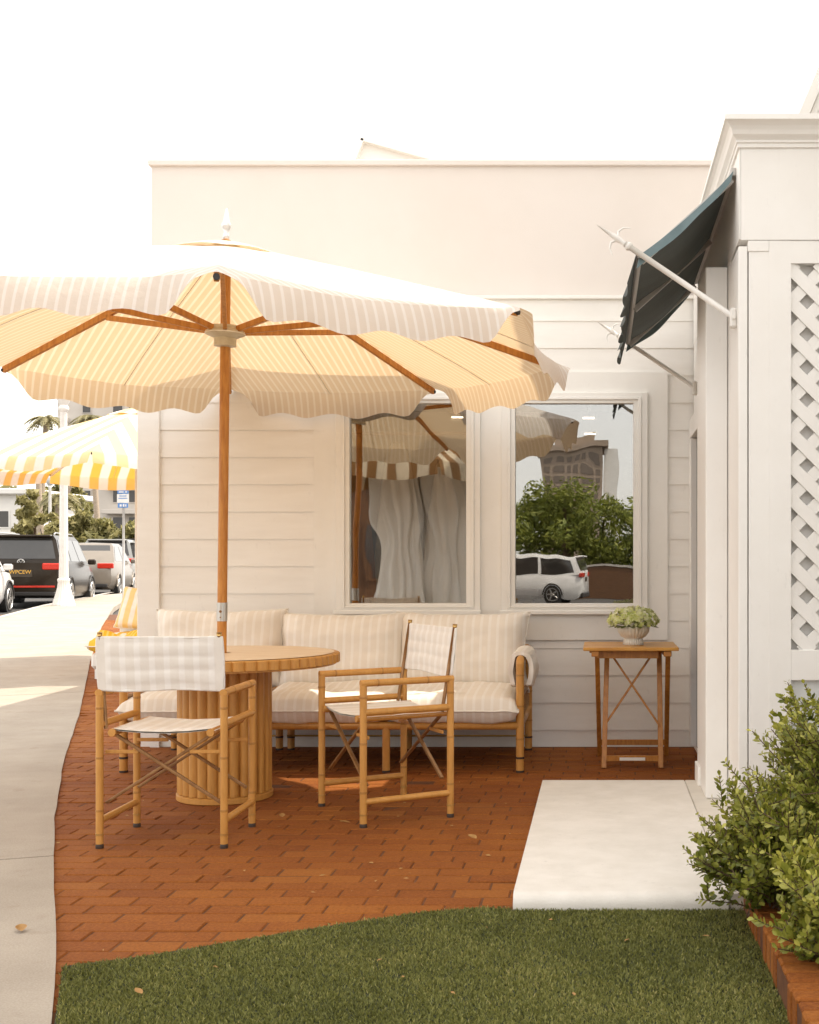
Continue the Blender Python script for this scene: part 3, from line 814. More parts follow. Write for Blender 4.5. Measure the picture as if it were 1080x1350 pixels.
# ------------------------------------------------------------------ director's chairs
def arc_path(pts,rad,n=5):
    P=[Vector(p) for p in pts]; out=[P[0]]
    for i in range(1,len(P)-1):
        a=(P[i-1]-P[i]).normalized(); b=(P[i+1]-P[i]).normalized()
        s0=P[i]+a*rad; s1=P[i]+b*rad
        for k in range(n+1):
            t=k/n; out.append(s0*(1-t)**2+P[i]*2*t*(1-t)+s1*t*t)
    out.append(P[-1]); return out
def nodes_on(mb_,p0,p1,r):      # bamboo nodes: faint rings
    p0=Vector(p0);p1=Vector(p1);L=(p1-p0).length;d=(p1-p0)/L
    n=max(1,int(L/.16))
    for i in range(n):
        c=p0+d*(L*(i+.55+.2*math.sin(i*7))/n)
        mb_.tube([c-d*.006,c,c+d*.006],[r-.0002,r+.0018,r-.0002],12,t=.15)
def make_director():
    t=thing('directors_chair','x','chair')
    wx,dy=.2625,.2065; r=.0158
    for sx in (-1,1):
        for sy in (-1,1):
            lg=MB(); lg.tube([(sx*wx,sy*dy,.018),(sx*wx,sy*dy,.648)],r,14)
            nodes_on(lg,(sx*wx,sy*dy,.05),(sx*wx,sy*dy,.64),r)
            l=lg.build('leg',bamboo,t,True,angle=50)
            MB().lathe([(.0165,.0),(.0165,.012),(.013,.02)],(sx*wx,sy*dy,0),14).build('foot',darkfoot,l)
            MB().lathe([(.0172,.055),(.0172,.062)],(sx*wx,sy*dy,0),14).build('brass_band',brass,l)
        arm=MB(); arm.tube([(sx*wx,-dy-.012,.655),(sx*wx,dy+.012,.655)],r*1.02,14); nodes_on(arm,(sx*wx,-dy,.655),(sx*wx,dy,.655),r)
        arm.build('armrest',bamboo,t,True,angle=50)
        MB().tube([(sx*wx,-dy,.522),(sx*wx,dy,.522)],r*.98,14).build('side_rail',bamboo,t,True,angle=50)
        MB().tube([(sx*wx,-dy,.115),(sx*wx,dy,.115)],r*.95,14).build('stretcher',bamboo,t,True,angle=50)
        sr=MB(); sr.tube([(sx*(wx-.055),-dy-.012,.488),(sx*(wx-.055),dy+.012,.488)],.0165,14)
        sr.build('seat_rail',bamboo,t,True,angle=50)
        for zz in (0,):
            MB().tube([(sx*(wx-.012),-dy+.035,.50),(sx*(wx-.012),-dy-.028,.905)],.0085,10).build('back_post',rod,t,True)
            MB().tube([(sx*(wx-.012),-dy-.0275,.897),(sx*(wx-.012),-dy-.0285,.912)],.0105,10).build('post_cap',brass,t,True)
        for sy in (-1,1):
            MB().beam((sx*(wx-.012),sy*(dy-.03),.402),(sx*(wx-.155),sy*(dy-.03),.402),.007,.016,up=(0,0,1)).build('link',bamboo,t)
    for sy in (-1,1):
        for sg in (-1,1):
            o=.006*sg
            MB().beam((sg*(wx-.05),sy*(dy-.028)+o,.482),(-sg*(wx-.015),sy*(dy-.028)+o,.185),.012,.017,up=(0,1,0)).build('cross_rod',rod,t)
    def seat(a,b):
        u=2*a-1; x=u*(wx-.038)
        z=.507-.016*(1-u*u)+.003*noise.noise((a*5,b*5,1))
        if abs(u)>.97: z-=.012
        return (x,(2*b-1)*(dy+.004),z)
    m=MB().grid(seat,28,14); m.grid(lambda a,b:tuple(Vector(seat(a,b))-Vector((0,0,.007))),28,14,flip=True)
    m.build('seat',cloth_chair,t,True)
    w=.262
    def bk(a,b,off):
        u=2*a-1; y=-dy-.004-.024*b-.004*(1-u*u)
        z=.668+.222*b+.006*u*u*(1-2*b)*0
        inset=.03; q=0
        if .06<a<.94 and .12<b<.90:
            bb=(b-.12)/.78
            q=.0045*abs(math.sin(PI*3*bb))**.6*min(1,min(a-.06,.94-a)/.03)
        q+=.003*noise.noise((a*6,b*4,off*50))
        x=u*w*(1+.012*math.sin(b*PI))
        return (x,y-off-(q if off>0 else -q),z+.006*noise.noise((a*2.3,b*2,9)))
    m=MB(); m.grid(lambda a,b:bk(a,b,.006),64,30,flip=False); m.grid(lambda a,b:bk(a,b,-.006),64,30,flip=True)
    m.build('backrest',cloth_chair,t,True)
    # rim of the back pad
    edge=[bk(i/30,0,0) for i in range(31)]+[bk(1,i/12,0) for i in range(1,13)]+[bk(1-i/30,1,0) for i in range(1,31)]+[bk(0,1-i/12,0) for i in range(1,12)]
    MB().tube(edge,.0062,6,closed=True).build('backrest_hem',cloth_chair,t,True)
    return t
dc=make_director(); dc.location=(-1.845,5.327,0)
tag(dc,'bamboo director chair seen from behind with its back to the viewer, left of the other','chair','bamboo director chairs at the round table')
d2=copy_tree(dc); d2.location=(-1.037,5.87,0); d2.rotation_euler=(0,0,R(122)); d2.scale=(1.07,1.05,1.0)
tag(d2,'bamboo director chair turned sideways in front of the sofa','chair','bamboo director chairs at the round table')

# ------------------------------------------------------------------ cushions
def pillow(name,label,loc,rot,w,h,t,mat,group,box=.35,seed=1,pinch=.05,cat='cushion'):
    """soft cushion lying in its local XY, stripes run along local Y"""
    def fn(side):
        def q(a,b):
            u,v=2*a-1,2*b-1
            prof=max(0,(1-abs(u)**5))*max(0,(1-abs(v)**5))
            zz=(prof**box)*t/2*(1+.22*noise.noise((u*1.6+seed*3,v*1.6,seed)))
            zz+=.010*noise.noise((u*4+seed,v*4,seed*2))*prof**.3
            x=w/2*u*(1-pinch*(1-v*v)); y=h/2*v*(1-pinch*(1-u*u))
            x+=.006*noise.noise((v*3,seed,u)); y+=.008*noise.noise((u*3,seed,v+5))
            wr=.006*math.sin(26*math.atan2(v,u))*max(0,(abs(u)*abs(v)-.55))*2
            return (x,y,side*zz+wr)
        return q
    m=MB(); m.grid(fn(1),34,34); m.grid(fn(-1),34,34,flip=True)
    o=m.build(name,mat,None,True,loc=loc,rot=rot)
    tag(o,label,cat,group)
    e=[];f1=fn(0)
    for i in range(40): e.append(f1(i/40,0))
    for i in range(40): e.append(f1(1,i/40))
    for i in range(40): e.append(f1(1-i/40,1))
    for i in range(40): e.append(f1(0,1-i/40))
    MB().tube(e,.0055,6,closed=True).build('piping',piping,o,True)
    return o

# ------------------------------------------------------------------ sofa and lounge chair
def make_seat(name,label,cat,x0,x1,mid):
    yf,yr=6.98,7.82; r=.0235
    c=((x0+x1)/2,(yf+yr)/2,0)
    t=thing(name,label,cat,c); ox,oy=c[0],c[1]
    def T(p): return (p[0]-ox,p[1]-oy,p[2])
    for x in (x0,x1):
        for y in (yf,yr):
            lg=MB(); lg.tube([T((x,y,.012)),T((x,y,.625 if y==yf else .645))],r,14); nodes_on(lg,T((x,y,.1)),T((x,y,.6)),r)
            l=lg.build('leg',bamboo,t,True,angle=50)
            MB().lathe([(.024,0),(.024,.012)],T((x,y,0)),14).build('foot',darkfoot,l)
            MB().lathe([(.0248,.078),(.0248,.09)],T((x,y,0)),14).build('dark_band',darkfoot,l)
        MB().tube(arc_path([T((x,yf,.58)),T((x,yf,.645)),T((x,yr,.655)),T((x,yr,.60))],.045),r,14).build('armrest',bamboo,t,True,angle=50)
        MB().tube([T((x,yf,.27)),T((x,yr,.27))],r*.9,14).build('side_rail',bamboo,t,True)
        pnl=MB()
        s_=1 if x==x1 else -1
        for i in range(22):
            y=yf+.05+(yr-yf-.1)*i/21
            pnl.tube([T((x,y,.30)),T((x,y,.42))],.008,6)
        pnl.tube([T((x,yf,.43)),T((x,yr,.43))],.014,10)
        pnl.build('cane_side',cane,t,True)
    if mid:
        lg=MB().tube([T((mid,yf,.012)),T((mid,yf,.27))],r*.95,14).build('leg',bamboo,t,True,angle=50)
        MB().lathe([(.023,0),(.023,.012)],T((mid,yf,0)),14).build('foot',darkfoot,lg)
        MB().tube([T((mid,yr-.02,.012)),T((mid,yr-.02,.27))],r*.95,14).build('leg',bamboo,t,True,angle=50)
    MB().tube([T((x0,yf,.268)),T((x1,yf,.268))],r,14).build('front_rail',bamboo,t,True)
    MB().tube([T((x0,yr,.268)),T((x1,yr,.268))],r,14).build('rear_rail',bamboo,t,True)
    sl=MB()
    n=int((x1-x0)/.09)
    for i in range(1,n): sl.box(*(lambda x:(x-.02-ox,x+.02-ox))(x0+(x1-x0)*i/n),yf-oy,yr-oy,.272,.284)
    sl.build('seat_slats',bamboo,t)
    for z in (.52,.66): MB().tube([T((x0,yr+.02,z)),T((x1,yr+.02,z))],r*.8,12).build('back_rail',bamboo,t,True)
    MB().tube([T((x0,yr-.1,.105)),T((x1,yr-.1,.105))],.006,8).build('tension_rod',brass,t,True)
    return t
make_seat('bamboo_sofa','bamboo framed two seat sofa under the windows, behind the sideways director chair','sofa',-1.985,-.455,-1.225)
make_seat('lounge_chair','bamboo lounge chair standing left of the sofa behind the round table','armchair',-2.735,-2.06,None)
GS='cushions on the sofa'; GL='cushions on the lounge chair'
tilt=R(76)
pillow('seat_cushion','left striped seat cushion of the sofa, half hidden by the round table',(-1.605,7.30,.372),(R(2),0,0),.79,.80,.18,cloth,GS,.30,2,.02)
pillow('seat_cushion','right striped seat cushion of the sofa next to the bolster',(-.845,7.30,.372),(R(2),0,0),.77,.80,.18,cloth,GS,.30,3,.02)
pillow('back_cushion','left striped back cushion of the sofa, below the left window',(-1.615,7.66,.645),(tilt,0,R(1)),.82,.50,.24,cloth,GS,.55,4,.085)
pillow('back_cushion','right striped back cushion of the sofa, partly behind the director chair',(-.865,7.67,.645),(tilt,0,R(-2)),.86,.51,.24,cloth,GS,.55,5,.085)
pillow('seat_cushion','sunlit striped seat cushion of the lounge chair beside the pedestal',(-2.395,7.28,.372),(R(2),0,0),.70,.80,.18,cloth,GL,.30,6,.02)
pillow('back_cushion','striped back cushion of the lounge chair behind the parasol pole',(-2.395,7.66,.66),(tilt,0,R(1)),.84,.52,.24,cloth,GL,.55,7,.085)
# bolster draped over the sofa arm
m=MB()
def bol(off):
    def f(a,b):
        y=7.03+.50*b; L=.15+.02*math.sin(b*7); ww=.060+off; tot=2*L+PI*ww; d=a*tot
        n_=.010*noise.noise((a*5,b*4,2))
        if d<L: x,z=-ww-.012*math.sin(d/L*PI)-n_,-(L-d)
        elif d<L+PI*ww:
            th=(d-L)/ww; x,z=-math.cos(th)*ww,math.sin(th)*(ww*.75)
        else:
            e=(d-L-PI*ww); x,z=ww+.016*math.sin(e/L*PI)+.010*math.sin(b*13)*e/L+n_,-e
        return (-.455+x,y+.004*math.sin(a*20),.648+z+n_*.5)
    return f
f0,f1=bol(.0),bol(-.028)
m.grid(f0,50,20); m.grid(f1,50,20,flip=True)
m.grid(lambda a,b:tuple(Vector(f0(a,0)).lerp(Vector(f1(a,0)),b)),50,2,flip=True); m.grid(lambda a,b:tuple(Vector(f0(a,1)).lerp(Vector(f1(a,1)),b)),50,2)
m.grid(lambda a,b:tuple(Vector(f0(0,a)).lerp(Vector(f1(0,a)),b)),20,2); m.grid(lambda a,b:tuple(Vector(f0(1,a)).lerp(Vector(f1(1,a)),b)),20,2)
tag(m.build('arm_bolster',cloth,None,True),'striped arm pad draped over the right arm of the sofa','cushion')

# ------------------------------------------------------------------ folding side table and hydrangea
st=thing('folding_table','small folding teak side table with crossed braces below the right window','table',(.19,7.3,0))
def SP(mb,name,mat,**k):
    o=mb.build(name,mat,st,**k); o.location=(-.19,-7.3,0); return o
mb=MB()
for i in range(5):
    y0=7.02+.106*i
    SP(MB().box(-.092,.462,y0,y0+.101,.694,.714,bev=.003),'slat',teak_top)
for sx in (0.028,.362):
    SP(MB().beam((sx,7.12,.0),(sx+(.0 if sx>.2 else .02),7.32,.68),.030,.030,up=(0,1,0)),'leg',teak)
for sx in (-.012,.405):
    SP(MB().beam((sx+.015,7.60,.0),(sx,7.14,.68),.028,.030,up=(0,1,0)),'leg',teak)
SP(MB().box(-.02,.35,7.10,7.125,.645,.692,bev=.003),'apron',teak)
SP(MB().box(-.06,.44,7.46,7.485,.65,.692,bev=.003),'apron',teak)
SP(MB().box(-.045,.0,7.03,7.5,.66,.693,bev=.003),'batten',teak); SP(MB().box(.375,.42,7.03,7.5,.66,.693,bev=.003),'batten',teak)
SP(MB().beam((.075,7.25,.655),(.362,7.18,.235),.012,.026,up=(0,1,0)),'brace',teak)
SP(MB().beam((.315,7.262,.655),(.028,7.192,.235),.012,.026,up=(0,1,0)),'brace',teak)
SP(MB().beam((.04,7.135,.055),(.35,7.135,.055),.018,.034),'foot_rail',teak)
SP(MB().beam((.0,7.54,.09),(.41,7.54,.09),.018,.034),'foot_rail',teak)
SP(MB().box(.12,.27,7.121,7.1245,.044,.062),'white_tag',label_white)
hx,hy,hz=.205,7.26,.714
pot=thing('flower_pot','cream ribbed bowl of lime white hydrangeas on the folding side table','potted plant',(hx,hy,hz))
MB().lathe([(.058,0),(.062,.004),(.060,.03),(.052,.038),(.075,.052),(.094,.078),(.098,.105),(.094,.112),(.085,.108),(.07,.09)],seg=26*8,flute=26,amp=.005).build('bowl',potm,pot,True)
MB().lathe([(.0,.095),(.086,.098)],seg=24).build('soil',soil,pot)
m=MB()
for i in range(430):
    a=rnd.random()*2*PI; e=rnd.uniform(-.25,1)
    ce=math.sqrt(max(0,1-max(e,0)**2)) if e>0 else 1-.3*abs(e)
    bump_=1+.10*noise.noise((math.cos(a)*2.5,math.sin(a)*2.5,e*2.5+4))
    c=Vector((math.cos(a)*ce*.150*bump_,math.sin(a)*ce*.125*bump_,.142+e*.082*bump_))
    nrm=Vector((math.cos(a)*ce,math.sin(a)*ce,e*.8+.15)).normalized()
    nrm=(nrm+Vector((rnd.gauss(0,.25),rnd.gauss(0,.25),rnd.gauss(0,.25)))).normalized()
    x=nrm.orthogonal().normalized(); x.rotate(Matrix.Rotation(rnd.random()*6,3,nrm)); y=nrm.cross(x)
    s_=rnd.uniform(.010,.016); tt=min(1,max(0,rnd.gauss(.55+.3*e*rnd.random(),.22)))
    for k in range(4):
        th=k*PI/2; d=x*math.cos(th)+y*math.sin(th); n2=nrm.cross(d)
        cup=rnd.uniform(-.2,.5)*s_
        m.add([c,c+d*s_*.55+n2*s_*.52+nrm*cup*.4,c+d*s_*1.12+nrm*cup,c+d*s_*.55-n2*s_*.52+nrm*cup*.4],[(0,1,2,3)],t=min(1,max(0,tt+rnd.gauss(0,.06))))
fl=m.build('flower_heads',petal,pot); fl['kind']='stuff'
m=MB()
for i in range(26):
    a=rnd.random()*2*PI; tube=[Vector((0,0,.09)),Vector((math.cos(a)*.06,math.sin(a)*.05,.12)),Vector((math.cos(a)*.115,math.sin(a)*.10,.13+rnd.uniform(-.02,.05)))]
    m.tube(tube,.002,5)
    d=Vector((math.cos(a),math.sin(a),0)); n2=Vector((-d.y,d.x,0)); c=d*.10+Vector((0,0,.115))
    m.add([c,c+d*.03+n2*.02,c+d*.065-Vector((0,0,.01)),c+d*.03-n2*.02],[(0,1,2,3)],t=.2)
m.build('stems_and_leaves',box_leaf,pot)

# ------------------------------------------------------------------ brick planter with boxwood
pl=thing('brick_planter','low brick planter edging at the lower right corner','planter',(.55,3,0))
m=MB(); y=2.2
while y<4.16:
    m.hull_box(-.005+rnd.uniform(-.004,.004),y-3+.034,.052,.052,.031,.060+rnd.uniform(-.002,.002),.006,min(1,max(0,rnd.gauss(.55,.25)))); y+=.069
m.build('brick_edge',brickm,pl)
MB().box(-.055,.045,-.8,1.16,-.01,.10).build('mortar',sand_joint,pl)
MB().box(.05,.78,-.8,1.3,-.01,.085).build('soil',soil,pl)
def boxwood(label,base,twigs,spread,height,leafs,lsize,seed,tintshift=0.0,dirs=None):
    rr=random.Random(seed)
    t=thing('boxwood_shrub',label,'shrub',base,0,'boxwood shrubs in the brick planter')
    st_=MB(); lf=MB()
    for i in range(twigs):
        a=rr.random()*2*PI; el=rr.random()**.75
        lean=spread*math.sqrt(rr.random())*(1.05-.30*el)*rr.uniform(.8,1.06)
        h=height*(.28+.72*el)*(1-.30*(lean/spread)**2)*rr.uniform(.88,1.06)
        p0=Vector((rr.gauss(0,.05),rr.gauss(0,.05),0))
        tip=Vector((math.cos(a)*lean,math.sin(a)*lean,h+rr.gauss(0,.02)))
        c=Vector((tip.x*.45,tip.y*.45,h*.62))
        pts=[]
        for k in range(9):
            u=k/8; q=p0*(1-u)**2+c*2*u*(1-u)+tip*u*u
            q+=Vector((noise.noise((u*3,i,seed)),noise.noise((u*3,i+50,seed)),0))*.03*u
            pts.append(q)
        st_.tube(pts,[.0045*(1-.75*k/8) for k in range(9)],5,t=.5)
        side=[]
        for b in range(rr.randint(3,5)):      # side shoots
            k=rr.randint(3,7); dv=Vector((rr.gauss(0,1),rr.gauss(0,1),rr.uniform(.1,1.1))).normalized()*rr.uniform(.05,.12)
            side.append([pts[k]+dv*(j/4)+Vector((0,0,.012*(j/4)**2)) for j in range(5)])
        for br in [pts[3:]]+side:
            if br is not pts[3:]: st_.tube(br,.0016,4,t=.5)
            L=sum((br[k+1]-br[k]).length for k in range(len(br)-1)); n=max(4,int(L/.0135))
            for k in range(n):
                u=(k+1)/n; f_=u*(len(br)-1); i0=min(int(f_),len(br)-2); p=br[i0].lerp(br[i0+1],f_-i0); d=(br[i0+1]-br[i0]).normalized()
                o1=d.orthogonal().normalized(); o1.rotate(Matrix.Rotation((k%2)*PI/2+rr.gauss(0,.7),3,d))
                for sg in (-1,1):
                    ax=(o1*sg+d*rr.uniform(.5,1.1)+Vector((0,0,.15))).normalized()
                    sd=ax.cross(d).normalized(); nn=sd.cross(ax)
                    s_=lsize*rr.uniform(.5,1.2)*(1-.35*(u>.93)); w=s_*.30
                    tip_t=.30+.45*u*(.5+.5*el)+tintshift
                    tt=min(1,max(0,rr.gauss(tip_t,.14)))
                    b0=p+ax*.002
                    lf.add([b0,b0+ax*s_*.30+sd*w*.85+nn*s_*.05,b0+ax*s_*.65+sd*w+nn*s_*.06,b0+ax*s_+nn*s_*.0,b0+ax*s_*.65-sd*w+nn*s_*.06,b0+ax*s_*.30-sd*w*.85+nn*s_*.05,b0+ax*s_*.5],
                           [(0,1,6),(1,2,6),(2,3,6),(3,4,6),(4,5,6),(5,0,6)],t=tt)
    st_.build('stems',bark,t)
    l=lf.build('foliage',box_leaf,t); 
    return t
boxwood('large leafy boxwood shrub in front of the lattice, tallest in the planter',(.93,4.05,.06),320,.58,.78,0,.028,11)
boxwood('mid sized boxwood shrub spilling over the brick edge beside the landing',(.61,3.90,.05),170,.40,.47,0,.028,12,.02)
boxwood('low bright green boxwood shrub nearest the viewer in the corner',(.72,3.38,.05),120,.34,.40,0,.031,13,.14)

# fallen leaves
leafs=[(623,1113,.05,'curled dry leaf on the brick left of the landing',.8),(372,1084,.04,'pale dry leaf on the brick near the pedestal',.3),(455,1093,.05,'thin dry leaf on the brick in front of the sideways chair',2.0),(28,1233,.05,'brown dry leaf on the near sidewalk',.5),(183,1322,.03,'reddish crumpled leaf on the artificial grass',1.0)]
for (x,y,s_,lab,rz) in leafs:
    Y=1920/(y-743); p=W(x,y,Y)
    m=MB()
    def lfn(a,b):
        u=2*a-1; w=s_*.35*math.sin(PI*min(1,max(0,b*.98+.01)))**.8
        return (u*w,(b-.5)*s_,.008+.010*b*b+.35*w*u*u)
    m.grid(lfn,4,8)
    o=m.build('dry_leaf',dryleaf,None,True,loc=(p.x,Y,.02 if x>150 else .012),rot=(0,0,rz)); tag(o,lab,'leaf','dry leaves on the ground')

m=MB()
for i in range(130):
    x=rnd.uniform(-2.6,.4); y=rnd.uniform(3.3,7.8)
    if x<interp(EDGE,y) or (x>-.3 and y>4.1): continue
    a=rnd.random()*6.3; l=rnd.uniform(.006,.018); w=l*rnd.uniform(.15,.5); z=(.02 if y<turf_top(x) else .004)+rnd.random()*.003
    d=Vector((math.cos(a),math.sin(a),0)); n_=Vector((-d.y,d.x,0)); c=Vector((x,y,z))
    m.add([c-d*l,c+n_*w+Vector((0,0,.003)),c+d*l,c-n_*w],[(0,1,2,3)])
tag(m.build('leaf_litter',dryleaf),'tiny bits of dry leaf litter strewn over the brick and grass','litter',kind='stuff')

# ------------------------------------------------------------------ lounge seat with yellow cushions beyond the corner
ls=thing('sun_lounge_chair','white draped lounge chair with yellow striped cushions beyond the shop corner','chair',(-4.72,12.45,g(12.4)))
MB().box(-.36,.36,-.34,.34,.10,.26,bev=.03).build('seat_base',M('white_slipcover',(.80,.77,.72),None,6,.85,.3,20,.01),ls)
for sx in (-1,1):
    for sy in (-1,1): MB().tube([(sx*.31,sy*.29,0),(sx*.31,sy*.29,.11)],.022,10).build('leg',white_metal,ls)
MB().beam((0,.33,.25),(0,.40,.74),.66,.05,up=(0,1,0)).build('back_frame',white_metal,ls)
gz=g(12.4)
pillow('seat_cushion','yellow and white striped seat cushion on the white lounge chair',(-4.74,12.42,gz+.35),(R(3),0,0),.74,.74,.17,cloth_y,'cushions on the lounge chair past the corner',.3,21,.02)
pillow('back_cushion','pale yellow striped back cushion standing on the white lounge chair',(-4.68,12.66,gz+.66),(R(66),R(8),R(5)),.64,.46,.18,cloth_y2,'cushions on the lounge chair past the corner',.42,22,.05)
m=MB()
def tw(a,b):
    u=2*a-1
    return (-4.76+.30*u+.03*math.sin(b*7),12.10+.42*b,gz+.452+.035*math.sin(a*9+b*3)*(1-b*.3)-.14*max(0,.18-b)/.18)
m.grid(tw,30,24); m.grid(lambda a,b:tuple(Vector(tw(a,b))-Vector((0,0,.014))),30,24,flip=True)
tag(m.build('folded_towel',towel_m,None,True),'rumpled golden towel lying on the yellow striped cushion','towel')

# ------------------------------------------------------------------ street furniture
lp=thing('street_lamp','large white fluted street lamp post standing on the kerb in front of the dark car','street lamp',(-12.0,27.2,g(27.2)))
kk=.74
MB().lathe([(r_*kk*1.1,z) for r_,z in [(.30,0),(.30,.05),(.29,.06),(.27,.12),(.22,.25),(.165,.42),(.15,.55),(.165,.57),(.165,.60),(.14,.63)]],seg=120,flute=20,amp=.010).build('base',white_metal,lp,True,angle=50)
MB().lathe([(r_*kk,z) for r_,z in [(.14,.63),(.125,1.2),(.112,3.2),(.10,4.35)]],seg=16*8,flute=16,amp=.012).build('column',white_metal,lp,True,angle=50)
MB().lathe([(r_*kk,z) for r_,z in [(.10,4.35),(.15,4.40),(.15,4.45),(.11,4.5),(.19,4.62),(.21,4.70),(.19,4.78),(.09,4.84)]],seg=32).build('capital',white_metal,lp,True,angle=40)
MB().lathe([(r_*kk,z) for r_,z in [(.09,4.84),(.18,4.95),(.22,5.12),(.16,5.32),(.0,5.42)]],seg=24).build('globe',clear_lens,lp,True)
lp2=thing('street_lamp','small far white street lamp with a round globe beyond the cars','street lamp',(W(66,700,55).x,55,g(55)))
MB().lathe([(.16,0),(.14,.5),(.08,.7),(.06,4.0),(.1,4.1)],seg=16).build('column',white_metal,lp2,True)
MB().lathe([(.08,4.1),(.20,4.3),(.22,4.5),(.12,4.75),(0,4.85)],seg=16).build('globe',clear_lens,lp2,True)
sp=thing('parking_sign','blue and white parking sign on a grey post beside the silver car','sign',(W(163,700,30.5).x,30.5,g(30.5)))
MB().tube([(0,0,0),(0,0,2.95)],.03,10).build('post',greym,sp,True)
def panel(name,w,z0,z1,mat,y=-.04): return MB().box(-w/2,w/2,y,y+.006,z0,z1,bev=.002).build(name,mat,sp)
zz=lambda y:1.2+(743-y)*30.5/1600-g(30.5)
a=panel('top_panel',.46,zz(645),zz(626),bluem)
b=panel('name_panel',.28,zz(651),zz(645.5),bluem)
c=panel('white_panel',.30,zz(663),zz(651.5),signwhite)
d=panel('lower_panel',.26,zz(669.5),zz(663.5),bluem)
def bars(par,lst,mat,y=-.044):
    m=MB()
    for (x0,x1,z0,z1) in lst: m.box(x0,x1,y-.003,y,z0,z1)
    m.build('lettering',mat,par)
bars(a,[(-.15,-.03,zz(640),zz(638)),(.02,.16,zz(640),zz(638)),(-.18,.17,zz(644),zz(643))],signwhite)
bars(b,[(-.10,.02,zz(649.5),zz(648)),(.05,.11,zz(649.5),zz(648))],signwhite)
bars(c,[(-.09,.09,zz(654.5),zz(653.5)),(-.11,.11,zz(657.5),zz(656.5))],bluem)
bars(d,[(-.08,-.03,zz(668),zz(665)),(0,.04,zz(668.2),zz(664.5)),(.06,.09,zz(668),zz(665))],signwhite)

